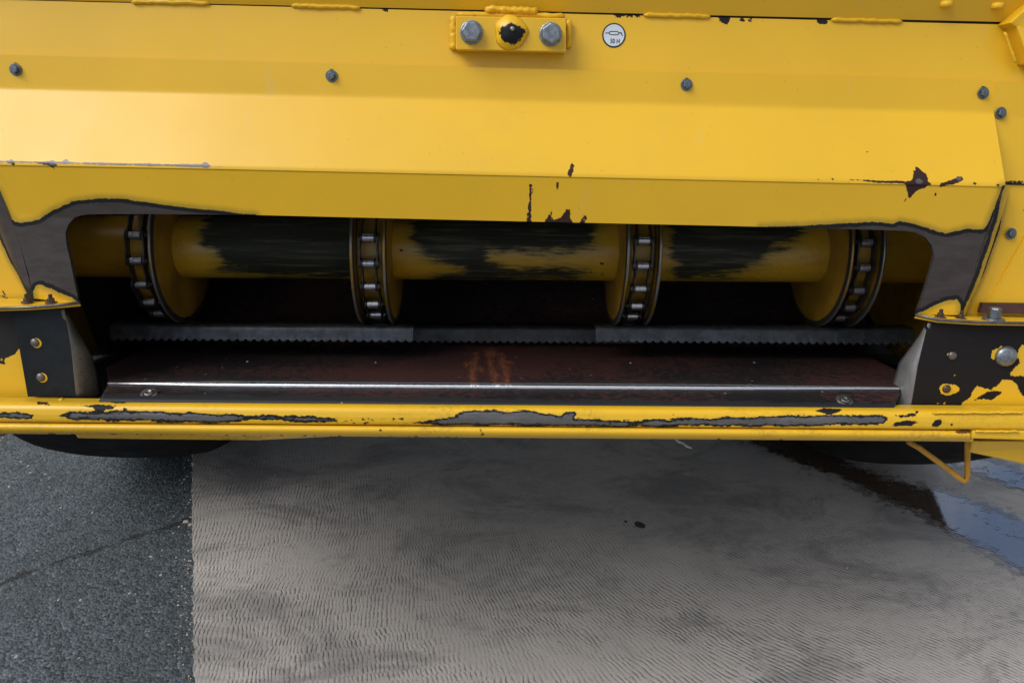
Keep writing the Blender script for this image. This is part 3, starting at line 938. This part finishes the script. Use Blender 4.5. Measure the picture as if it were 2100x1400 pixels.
cheek_r = mk('cheek_plate', v, f, M_cheek, root, False, A, solid=0.006)
cheek_r['label'] = 'right cheek plate with black paint flaking to yellow'
cols = [[(1903, 662), (1882, 750), (1868, 834)], [(1899, 660), (1868, 750), (1856, 836)], [(1896, 668), (1852, 750), (1836, 836)], [(1893, 676), (1843, 742), (1829, 790), (1822, 826)]]
rl = [resample([at(x, y, d) for x, y in c], 24) for c, d in zip(cols, [CY, 0.003, 0.020, 0.045])][::-1]
g = np.array(rl)
g = np.concatenate([[g[0]], [g[0]*0.5+g[1]*0.5], [g[1]], (g[1]+g[2])[None]/2, [g[2]], (g[2]+g[3])[None]/2, [g[3]]])
v, f = grid_mesh(np.transpose(g, (1, 0, 2)))
o = mk('wear_strip', v, f, M_strip, cheek_r, True, {'rust': np.full(len(v), 0.35)}, solid=0.005)
o['label'] = 'polished grey wear strip at the right of the mouth'

def dome(px, py, Y, R, parent, mat, name='round_bolt', flat=0.55):
    prof = [(0.0, R*1.02), (-R*0.08, R)]+[(-R*(0.08+flat*math.sin(a)), R*math.cos(a)) for a in np.linspace(0.25, 1.45, 6)]
    v, f = lathe(prof, 24, 'y')
    o = mk(name, v, [list(x)[::-1] for x in f], mat, parent, True)
    o.location = at(px, py, Y)
    return o
for px, py in ((72, 702), (84, 773)):
    dome(px, py, CY, 0.0066, cheek_l, M_grey)
    v, f = lathe([(0.0, 0.0075), (-0.0006, 0.0075)], 20, 'y')
    mk('bolt_hole', v, [list(x)[::-1] for x in f], M_side, cheek_l, attrs=wears(v+at(px+4, py+1, CY))).location = at(px+3, py+1, CY)
dome(1953, 729, CY, 0.0068, cheek_r, M_grey)
dome(1941, 797, CY, 0.0065, cheek_r, M_brownbolt)
dome(2062, 730, CY, 0.0165, cheek_r, M_zinc, flat=0.5)

# ---- yellow side plates outside the cheeks
v, f = loft([rail([(-200, 634, 0.006), (70, 634, 0.006)], 60), rail([(-200, 850, 0.006), (140, 850, 0.006)], 60)], 40)
sp = mk('outer_plate', v, f, M_side, root, False, wears(v, (), [[(-200, 600), (60, 600), (60, 690), (42, 712), (30, 728), (10, 735), (-200, 730)], [(-20, 738), (8, 738), (14, 742), (10, 747), (-20, 744)]]), solid=0.006)
v, f = loft([rail([(1898, 700, 0.012), (2300, 700, 0.012)], 30), rail([(1864, 840, 0.006), (2300, 846, 0.006)], 30)], 10)
mk('outer_plate', v, f, M_side, root, False, wears(v), solid=0.006)

# ---- lower beam, bar and lip
def yb(y0, x, s=0.0080):
    return y0+s*(x-1050)
def beam_rail(y0, Y, x0=-120, x1=2300, n=430, s=0.0080):
    return resample([at(x, yb(y0, x, s), Y) for x in (x0, 1050, x1)], n)
rows = [beam_rail(823.5, -0.010), beam_rail(828, -0.030), beam_rail(831, -0.042), beam_rail(835, -0.050), beam_rail(840, -0.0548), beam_rail(847, -0.0575), beam_rail(858, -0.059), beam_rail(868, -0.059), beam_rail(872, -0.0575), beam_rail(873.5, -0.052)]
v, f = loft(rows, [2, 2, 2, 2, 2, 4, 4, 2, 1])
chipb = [[(168, 832), (200, 829), (238, 831), (232, 838), (216, 840), (212, 849), (200, 846), (190, 836)], dot(256, 839, 4.5), [(1672, 842), (1690, 836), (1725, 838), (1728, 842), (1700, 851)], [(1836, 851), (1875, 847), (1880, 853), (1845, 856)],
         [(1826, 873), (1840, 864), (1872, 862), (1884, 866), (1866, 874)], [(1908, 873), (1918, 862), (1930, 859), (1932, 868), (1922, 876)], dot(1953, 871, 4), dot(1880, 845, 4), [(75, 823), (98, 824), (103, 830), (78, 830)],
         [(215, 815), (260, 819), (258, 826), (235, 827), (222, 823)]]
for k in range(26):
    chipb.append(dot(690+150*random.random(), 858+10*random.random(), 1.2+2.4*random.random()**2))
for k in range(22):
    chipb.append(dot(560+1250*random.random(), 840+28*random.random(), 1.0+1.6*random.random()**2))
wearb = [[(118, 853), (150, 843), (250, 842), (400, 846), (500, 851), (560, 850), (640, 853), (690, 859), (690, 863), (620, 866), (560, 861), (500, 864), (440, 868), (380, 866), (260, 863), (150, 861)],
         [(828, 867), (880, 862), (930, 852), (950, 843), (1000, 839), (1040, 842), (1080, 840), (1130, 847), (1150, 855), (1160, 846), (1180, 845), (1178, 858), (1230, 861), (1300, 864), (1400, 858), (1500, 856), (1600, 852), (1700, 850), (1812, 851), (1822, 860), (1812, 870), (1700, 873), (1500, 874), (1300, 875), (1100, 874), (950, 873)],
         [(-120, 845), (50, 847), (70, 852), (68, 858), (40, 859), (-120, 857)]]
beam = mk('lower_beam', v, f, M_beam, root, True, wears(v, wearb, chipb))
rows = [beam_rail(874.2, -0.050, x1=1990), beam_rail(875.5, -0.056, x1=1990), beam_rail(879, -0.0605, x1=1990), beam_rail(885, -0.0625, x1=1990), beam_rail(891, -0.0605, x1=1990), beam_rail(895, -0.055, x1=1990), beam_rail(897.5, -0.044, x1=1990), beam_rail(896, -0.02, x1=1990)]
v, f = loft(rows, [1, 2, 2, 2, 2, 1, 1])
chb = [dot(780, 883, 4), dot(986, 882, 3), dot(989, 890, 4), dot(914, 893, 2.5), dot(1541, 890, 2), [(1958, 884), (1975, 881), (1992, 881), (1992, 888), (1965, 889)]]
for k in range(60):
    x = -60+1000*random.random() if k % 3 else 1900*random.random()
    chb.append(dot(x, yb(897.5, x)+2*random.random(), 2+3*random.random()))
mk('lower_bar', v, f, paint('bar_paint', ring=5, rag=2.5, grime=0.6, chipc=(0.10, 0.045, 0.015)), root, True, wears(v, (), chb))
# right hand end: welded tail pieces
for nm, q, d in (('bar_end', [at(1996, 882, -0.058), at(1990, 900, -0.058), at(2300, 909, -0.058), at(2300, 884, -0.058)], 0.05),
                 ('end_tab', [at(1952, 892, -0.050), at(1953, 905, -0.050), at(1998, 907, -0.050), at(1999, 893, -0.050)], 0.03),
                 ('under_plate', [at(1996, 905, -0.030), at(1990, 928, -0.010), at(2120, 956, -0.010), at(2300, 990, -0.010), at(2300, 905, -0.030)], 0.008)):
    v, f = prism(q, (0, d, 0))
    o = mk(nm, v, f, M_side, root, False, wears(v), bevel=0.003)
weld(1912, 846, 2100, 845, -0.0575, 0.0022, beam, 40)
weld(2000, 884, 2090, 884, -0.060, 0.0022, beam, 20)
weld(-40, 828, 110, 830, -0.034, 0.0030, beam, 24)
weld(108, 828, 130, 818, -0.024, 0.0035, beam, 8)
# underside shelf on the left, seen below the bar
q = [at(150, 882, -0.02), at(160, 898, 0.00), at(300, 900, 0.0), at(530, 902, 0.0), at(760, 891, 0.0), at(760, 886, -0.02)]
v, f = prism(q, (0, 0.03, 0))
mk('under_shelf', v, f, paint('shelf_paint', grime=1.0, rag=4, chipc=(0.03, 0.02, 0.012)), root, False, wears(v))
q = [at(-60, 884, -0.02), at(-60, 894, 0.0), at(8, 894, 0.0), at(16, 886, -0.02)]
v, f = prism(q, (0, 0.03, 0))
mk('rusty_bracket', v, f, plain('rusted_paint', (0.16, 0.07, 0.02), 0.8, 0, 0.4, 60, 0.001), root)

# bent rod hanging at the right
rp = [at(1862, 905, 0.05), at(1885, 918, 0.05), at(1930, 951, 0.05), at(1968, 980, 0.05), at(1977, 986, 0.05), at(1983, 983, 0.05), at(1984, 972, 0.05), at(1984, 900, 0.05), at(1984, 850, 0.05)]
v, f = tube(rp, 0.0046, 12)
mk('bent_rod', v, f, plain('rod_paint', (0.50, 0.25, 0.015), 0.45, 0, 0.2, 40, 0.001), root, True)

# ---- mouth floor: inner trough, polished crest, front strip
n = 260
CL, CR = at(222, 782.5, 0.020), at(1846, 793, 0.020)
crest = mrail(CL, CR, n)
fs0, fs1 = at(206, 816, -0.036), at(1833, 834.5, -0.036)
front = mrail(fs0, fs1, n)
inner = [crest*np.array([1+0.10*min(1, y*9), 1, 1])+np.array([0, y, z]) for y, z in ((1.0, 0.46), (0.75, 0.26), (0.58, 0.14), (0.45, 0.066), (0.35, 0.010), (0.27, -0.014), (0.20, -0.014), (0.10, -0.008))]
cf = [crest+np.array([0, -0.0045*math.sin(a), -0.0045*(1-math.cos(a))]) for a in np.linspace(0, math.pi/2, 9)]
cf.append(cf[-1]+np.array([0, -0.0005, -0.0012]))
lip = front+np.array([0, -0.006, -0.004])
v, f = loft(inner+cf+[front, lip], [2, 2, 2, 2, 3, 4, 8]+[10]+[1]*9+[14, 1])
P = proj(v)
cy_ = np.interp(P[:, 0], [222, 1846], [782.5, 793])
taper = np.clip((P[:, 0]-240)/200, 0, 1)*np.clip((1840-P[:, 0])/500+0.25, 0, 1)
bare_f = 4.4*taper-np.abs(P[:, 1]-cy_-3.0)
edge_f = P[:, 1]-np.interp(P[:, 0], [206, 1833], [816, 834.5])+9.0
rust_f = sdf(P, [[(966, 742), (974, 724), (984, 722), (978, 745), (972, 768), (976, 790), (966, 790), (962, 766)], [(990, 718), (1012, 714), (1022, 728), (1010, 734), (1014, 756), (1024, 787), (1014, 789), (1005, 760), (1000, 732)],
                 [(1026, 722), (1036, 730), (1043, 752), (1046, 788), (1036, 790), (1032, 760), (1022, 744)], dot(958, 745, 4), dot(1050, 742, 4), dot(985, 756, 5)])
floor_p = mk('mouth_floor', v, f, M_floor, root, True, {'bare': bare_f, 'edge': np.clip(edge_f, -60, 60), 'rust': np.clip(rust_f, -60, 60)}, solid=0.004)
for px, py in ((303, 808), (1735, 822)):
    p = at(px, py, -0.022)
    vf = merge(lathe([(-0.001, 0.013), (0.0012, 0.0115), (0.0004, 0.008)], 24, 'z', cap=False), lathe([(0.0, 0.0078), (0.0022, 0.007), (0.003, 0.004), (0.0012, 0.003)], 20, 'z'))
    o = mk('countersunk_screw', vf[0], vf[1], M_grey, floor_p, True)
    o.location = p+np.array([0, 0.004, 0.0005])
    o.rotation_euler = (rad(24), 0, 0)
for px, py in ((508, 743), (771, 745), (1293, 746), (1547, 745)):
    d = ray(px, py)
    t_ = (CL[2]-0.002+(CR[2]-CL[2])*0.5-CAM[2])/d[2]
    v, f = lathe([(0, 0.003), (0.0012, 0.002)], 10, 'z')
    o = mk('rivet', v, f, M_zinc, floor_p, True)
    o.location = CAM+d*t_+np.array([0, 0, 0.0015])

# ---- feed drum
DYX = 0.255
AL, AR = at(40, 503.6, DYX), at(2010, 520.0, DYX)
ax = unit(AR-AL)
zc = lambda x: AL+(AR-AL)*((x-AL[0])/(AR[0]-AL[0]))
NTB, NR = 420, 64
v = []
for i in range(NTB):
    c = AL+(AR-AL)*i/(NTB-1)
    for k in range(NR):
        t = 2*math.pi*k/NR
        v.append(c+np.array([0, math.cos(t)*0.0545, math.sin(t)*0.0545]))
v = np.array(v)
f = [(i*NR+k, i*NR+(k+1) % NR, (i+1)*NR+(k+1) % NR, (i+1)*NR+k) for i in range(NTB-1) for k in range(NR)]
wd = [[(425, 430), (735, 430), (735, 560), (700, 572), (560, 568), (500, 560), (448, 550), (452, 530), (440, 512), (415, 505)],
      [(850, 430), (1215, 430), (1215, 500), (1190, 512), (1130, 520), (1060, 515), (1000, 512), (995, 535), (1040, 548), (1120, 550), (1200, 560), (1180, 574), (900, 576), (890, 566), (950, 552), (920, 540), (870, 525), (845, 500)],  # worn black; the dark band along its top imitates shade
      [(1375, 430), (1660, 430), (1640, 490), (1590, 510), (1560, 535), (1520, 552), (1480, 566), (1390, 572), (1385, 545), (1375, 520)]]
cd = [dot(1234, 541, 4), dot(1212, 556, 3), dot(1235, 562, 2), dot(810, 495, 3), dot(823, 512, 2), dot(816, 525, 2)]
drum = mk('feed_drum', v, f, M_drum, root, True, wears(v, wd, cd))

M_disc = None
def m_disc():
    t = NT('drum_disc_paint')
    s = t.new('ShaderNodeSeparateXYZ')
    t.put(s.inputs[0], t.co)
    r = t.math('SQRT', t.math('ADD', t.math('POWER', s.outputs[1], 2.0), t.math('POWER', s.outputs[2], 2.0)))
    nz = t.math('MULTIPLY', t.math('SUBTRACT', t.noise(60, 4, 0.7), 0.5), 0.006)
    rr = t.math('ADD', r, nz)
    blk = t.ramp(rr, 0.1235, 0.1250)
    rim = t.ramp(t.math('ADD', r, t.math('MULTIPLY', nz, 0.15)), 0.1340, 0.1352)
    col = t.mix(t.ramp(t.noise(14, 5, 0.6), 0.3, 0.7), (0.27, 0.145, 0.009), (0.15, 0.078, 0.007))  # disc yellow lowered in colour to stand for the shade around the drum
    col = t.mix(blk, col, (0.020, 0.019, 0.018))
    rimc = t.mix(t.ramp(t.noise(26, 4, 0.7), 0.42, 0.6), (0.16, 0.16, 0.17), (0.24, 0.14, 0.012))
    col = t.mix(rim, col, rimc)
    t.set('Base Color', col)
    t.set('Metallic', t.math('MULTIPLY', rim, 0.6))
    t.set('Roughness', t.mixf(rim, 0.45, 0.28))
    t.set('Normal', t.bump(t.noise(90, 3), 0.0006, 0.5))
    return t.m
M_disc = m_disc()
dv, df = lathe([(-0.003, 0.05), (-0.003, 0.1335), (-0.0015, 0.1355), (0.0015, 0.1355), (0.003, 0.1335), (0.003, 0.05)], 72, 'x', cap=False)
hub_v, hub_f = lathe([(-0.022, 0.104), (0.022, 0.104)], 64, 'x', cap=False)
disc_me = hub_me = None

# chain link meshes, shared by every copy; local frame: x along the pin, y along the chain, z outwards
PCH = 0.0414
RCH = 0.1215
def side_plate(x, half):
    pts = []
    for c0, sgn in ((-half, -1), (half, 1)):
        for a in np.linspace(-math.pi/2, math.pi/2, 9):
            pts.append((c0+sgn*0.0085*math.cos(a), sgn*0.0085*math.sin(a)))
    pts.insert(9, (0.0, 0.0062))
    pts.append((0.0, -0.0062))
    ring = [pts[i] for i in range(len(pts))]
    ang = sorted(ring, key=lambda p: math.atan2(p[1], p[0]))
    return prism([(x-0.0012, a, b) for a, b in ang], (0.0024, 0, 0))
def base_mesh(name, vf, mat, smooth=False):
    me = bpy.data.meshes.new(name)
    me.from_pydata([tuple(map(float, p)) for p in vf[0]], [], [tuple(int(i) for i in q) for q in vf[1]])
    me.materials.append(mat)
    if smooth:
        me.polygons.foreach_set('use_smooth', [True]*len(me.polygons))
    return me
plate_me = base_mesh('link_plate', side_plate(0, PCH/2), M_chain)
roller_me = base_mesh('roller', lathe([(-0.0090, 0.0055), (-0.0088, 0.0075), (0.0088, 0.0075), (0.0090, 0.0055)], 20, 'x'), M_roller)
pin_me = base_mesh('pin', merge(lathe([(-0.0165, 0.0035), (-0.016, 0.0042), (0.016, 0.0042), (0.0165, 0.0035)], 12, 'x')), M_roller)
def link(name, me, parent, loc, rotx=0.0):
    o = bpy.data.objects.new(name, me)
    C.objects.link(o)
    o.parent = parent
    o.location = loc
    o.rotation_euler = (rotx, 0, 0)
    return o

chain_px = [(283, 535), (757, 540), (1317, 545), (1769, 549)]
dstep = 2*math.asin(PCH/2/RCH)
for ci, (cx, cy) in enumerate(chain_px):
    X = at(cx, cy, DYX-0.118)[0]
    c = zc(X)
    # discs either side of the chain
    for s in ((1,) if ci == 0 else (-1, 1)):      # the drum's left end carries one disc only
        d = mk('drum_disc', dv, df, M_disc, drum, True) if disc_me is None else link('drum_disc', disc_me, drum, (0, 0, 0))
        disc_me = d.data
        d.location = c+np.array([s*0.0265, 0, 0])
        d.rotation_euler = (random.random()*6, 0, 0)
    h = mk('drum_hub', hub_v, hub_f, M_hub, drum, True) if hub_me is None else link('drum_hub', hub_me, drum, (0, 0, 0))
    hub_me = h.data
    h.location = c
    # angle of the second visible roller, so that it stands where the photograph has it
    best = min(np.linspace(-0.9, 0.9, 721), key=lambda a: abs(proj(c+np.array([0, -RCH*math.cos(a), RCH*math.sin(a)]))[1]-cy))
    ch = bpy.data.objects.new('conveyor_chain', None)
    C.objects.link(ch)
    ch.parent = root
    ch['label'] = ['leftmost', 'second from left', 'third from left', 'rightmost'][ci]+' steel roller chain on the feed drum'
    # path: top run, front half circle, bottom run
    pts = []
    a = best
    k0 = 0
    while a < math.pi/2:
        a += dstep
    top_a = a-dstep
    arc = []
    a = top_a
    while a > -math.pi/2-0.15:
        arc.append(np.array([0, -RCH*math.cos(a), RCH*math.sin(a)]))
        a -= dstep
    first, last = arc[0], arc[-1]
    up = unit(np.array([0, 1.0, 0.30]))
    pre = [first+up*PCH*k for k in range(7, 0, -1)]
    post = [last+unit(np.array([0, 1.0, 0.10 if k < 3 else 0.30]))*PCH*k for k in range(1, 8)]
    path = [c+p for p in pre+arc+post]
    for i, p in enumerate(path):
        link('roller', roller_me, ch, p)
        link('pin', pin_me, ch, p)
        if i+1 < len(path):
            q = path[i+1]
            d = q-p
            off = 0.0112 if i % 2 else 0.0142
            for s in (-1, 1):
                link('link_plate', plate_me, ch, (p+q)/2+np.array([s*off, 0, 0]), math.atan2(d[2], d[1]))

# ---- serrated slats carried by the chains
def slat(x0, y0, x1, y1, Y, name='slat', hgt=0.0265, label=None, mat=None):
    a, b = at(x0, y0, Y), at(x1, y1, Y)
    L = np.linalg.norm(b-a)
    pitch = 0.0147
    n = int(L/pitch*10)+1
    u = np.linspace(0, 1, n)
    base = a+(b-a)*u[:, None]
    w = np.abs(np.sin(math.pi*u*L/pitch))
    rows = []
    rows.append(base+np.array([0, 0.032, 0.002]))
    rows.append(base+np.array([0, 0.003, 0.001]))
    rows.append(base+np.array([0, 0.0, -0.002]))
    for t in (0.3, 0.6, 0.74, 0.87, 1.0):
        k = max(0, (t-0.6)/0.4)
        r = base.copy()
        r[:, 1] += -0.006*t - 0.0022*k*(w-0.5)
        r[:, 2] += -hgt*t + (0.0062*(1-w)*k*k)
        rows.append(r)
    rows.append(rows[-1]+np.array([0, 0.006, 0.002]))
    rows.append(rows[3]+np.array([0, 0.008, 0.0]))
    v, f = loft(rows, 1)
    o = mk(name, v, f, mat or M_slat, root, True, solid=0.0035)
    if label:
        o['label'] = label
    return o
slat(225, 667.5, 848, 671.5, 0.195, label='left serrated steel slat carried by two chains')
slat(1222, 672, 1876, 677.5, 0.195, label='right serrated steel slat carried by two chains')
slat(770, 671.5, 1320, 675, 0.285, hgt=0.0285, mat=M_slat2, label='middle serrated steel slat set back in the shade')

# ---- inner walls and roof of the feeder tunnel
XL, XR = at(95, 560, 0.20)[0], at(1958, 580, 0.20)[0]
def wall(X, name, mat):
    pr = [(0.072, -0.43), (0.20, -0.43), (0.40, -0.40), (1.15, 0.05), (1.15, 0.62), (0.30, 0.30), (0.095, 0.245)]
    v, f = prism([(X, y, z) for y, z in pr], (0.006 if X > 0 else -0.006, 0, 0))
    return mk(name, v, f, mat, root)
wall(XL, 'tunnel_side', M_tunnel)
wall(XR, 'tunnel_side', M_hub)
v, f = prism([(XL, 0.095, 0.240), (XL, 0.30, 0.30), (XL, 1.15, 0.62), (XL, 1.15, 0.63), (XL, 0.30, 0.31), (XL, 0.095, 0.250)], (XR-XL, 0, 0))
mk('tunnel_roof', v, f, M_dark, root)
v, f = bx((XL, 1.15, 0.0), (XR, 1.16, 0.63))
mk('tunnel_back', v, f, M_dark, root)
# inner apron of the mouth between hood and tunnel
for X0, X1 in ((XL-0.006, XL-0.09), (XR+0.006, XR+0.09)):
    v, f = bx((X0, 0.064, -0.42), (X1, 0.070, 0.06))
    mk('front_frame', v, f, M_body, root)
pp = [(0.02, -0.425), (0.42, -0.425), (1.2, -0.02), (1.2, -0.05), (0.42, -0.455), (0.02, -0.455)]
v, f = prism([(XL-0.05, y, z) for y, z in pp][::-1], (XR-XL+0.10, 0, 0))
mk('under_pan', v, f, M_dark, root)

# ---- wheels (machine frame parent keeps world upright by inverse tilt)
INV = MW.inverted()
R_T, W_T = 0.80, 0.56
tp = []
for a in np.linspace(-1, 1, 25):
    x = a*W_T/2
    r = R_T-0.05*abs(a)**2.4-0.15*max(0, abs(a)-0.6)/0.4*abs(a)**3
    tp.append((x, r))
prof = [(-W_T/2+0.06, 0.42), (-W_T/2, 0.54)]+tp+[(W_T/2, 0.54), (W_T/2-0.06, 0.42)]
tyv, tyf = lathe(prof, 96, 'x', cap=False)
rimv, rimf = lathe([(-W_T/2+0.06, 0.43), (-W_T/2+0.10, 0.36), (-0.05, 0.34), (-0.05, 0.05), (0.05, 0.05), (0.05, 0.34), (W_T/2-0.10, 0.36), (W_T/2-0.06, 0.43)], 64, 'x', cap=True)
gl, gr_ = ground(350, 932), ground(1745, 925)
ty = CAMW[1]+(gl[1]-CAMW[1])+R_T*math.tan(rad(34)/2)
for X in (gl[0], gr_[0]+0.02):
    w = bpy.data.objects.new('wheel', None)
    C.objects.link(w)
    w.parent = root
    w.matrix_local = INV @ Matrix.Translation((X, ty, R_T-0.012))
    mk('tyre', tyv, tyf, M_tyre, w, True)
    mk('rim', rimv, rimf, M_rim, w)
# axle and body above, between and behind the wheels
def wbox(name, lo, hi, mat, bev=0.03):
    v, f = bx(lo, hi)
    o = mk(name, v, f, mat, root, bevel=bev)
    o.matrix_local = INV
    return o
wbox('front_axle', (-1.25, ty-0.13, 0.68), (1.25, ty+0.13, 0.94), M_dark)
wbox('chassis', (-0.68, ty-0.05, 0.98), (0.68, ty+3.2, 1.5), M_dark, 0.02)
wbox('cab_floor', (-0.95, 0.62, 1.72), (0.95, ty+1.0, 1.95), M_body, 0.04)
wbox('grain_tank', (-1.35, ty+0.6, 1.5), (1.35, ty+3.4, 3.4), M_body, 0.06)

# ------------------------------------------------------------------ small things on the ground
def thing(o, label, cat, group=None):
    o['label'] = label
    o['category'] = cat
    if group:
        o['group'] = group
    return o
g0 = [ground(x, y) for x, y in ((1384, 902), (1393, 909), (1401, 911), (1408, 917), (1418, 921))]
v, f = tube([p+np.array([0, 0, 0.004]) for p in g0], [0.0022, 0.0040, 0.0030, 0.0042, 0.0018], 8)
thing(mk('straw_stalk', v, f, plain('pale_straw', (0.80, 0.78, 0.72), 0.7, 0, 0.15), None, True), 'pale straw stalk lying on dark concrete under the machine', 'straw')
def lump(px, py, r, mat, name, label, cat, group=None, flat=0.5, z=0.0):
    v, f = lathe([(-0.2, 0.5), (0.0, 0.95), (0.3, 1.0), (0.65, 0.75), (0.9, 0.3)], 9, 'z')
    v = v*(1+0.35*(rng.random((len(v), 1))-0.5))
    p = ground(px, py)
    v = v*np.array([r, r*0.8, r*flat])
    a = rng.random()*6
    v = np.stack([v[:, 0]*math.cos(a)-v[:, 1]*math.sin(a), v[:, 0]*math.sin(a)+v[:, 1]*math.cos(a), v[:, 2]], -1)+p+np.array([0, 0, z])
    return thing(mk(name, v, f, mat, None, False), label, cat, group)
M_clod = plain('dirt_clod', (0.035, 0.022, 0.018), 0.9, 0, 0.3, 80)
M_chip = plain('concrete_crumb', (0.42, 0.38, 0.33), 0.8, 0, 0.2, 80)
lump(1312, 1076, 0.015, M_clod, 'dirt_clod', 'dark crumb of dirt lying alone on the grey concrete', 'dirt', flat=0.14)
lump(1283, 1069, 0.005, M_clod, 'dirt_clod', 'tiny dark dirt speck beside the larger crumb on the concrete', 'dirt', flat=0.3)
lump(379, 1059, 0.008, M_chip, 'concrete_crumb', 'larger pale concrete crumb on asphalt beside the concrete edge', 'crumb', 'crumbs along the concrete edge', z=-0.016)
lump(388, 1065, 0.006, M_chip, 'concrete_crumb', 'smaller pale concrete crumb touching the concrete edge', 'crumb', 'crumbs along the concrete edge', z=-0.016)

# loose grit gathered along the joint and scattered on the concrete
gv, gf, off = [], [], 0
for k in range(260):
    p = e1+ed*(rng.random()*1.3-0.05)
    if k < 190:
        q = np.array([p[0]-abs(rng.normal(0, 0.018))-0.003, p[1], -0.016])
    else:
        q = np.array([p[0]+rng.random()*1.9, p[1], 0.0])
    r = 0.0008+0.0022*rng.random()**2
    v, f = lathe([(0.0, 0.9), (0.5, 1.0), (1.0, 0.4)], 5, 'z')
    v = v*(1+0.5*(rng.random((len(v), 1))-0.5))*np.array([r, r*(0.6+0.6*rng.random()), r])+q
    gv.append(v)
    gf += [[i+off for i in x] for x in f]
    off += len(v)
grit = mk('grit', np.concatenate(gv), gf, M_chip)
grit['kind'] = 'stuff'
grit['label'] = 'fine pale grit strewn along the joint and over the concrete'
grit['category'] = 'grit'
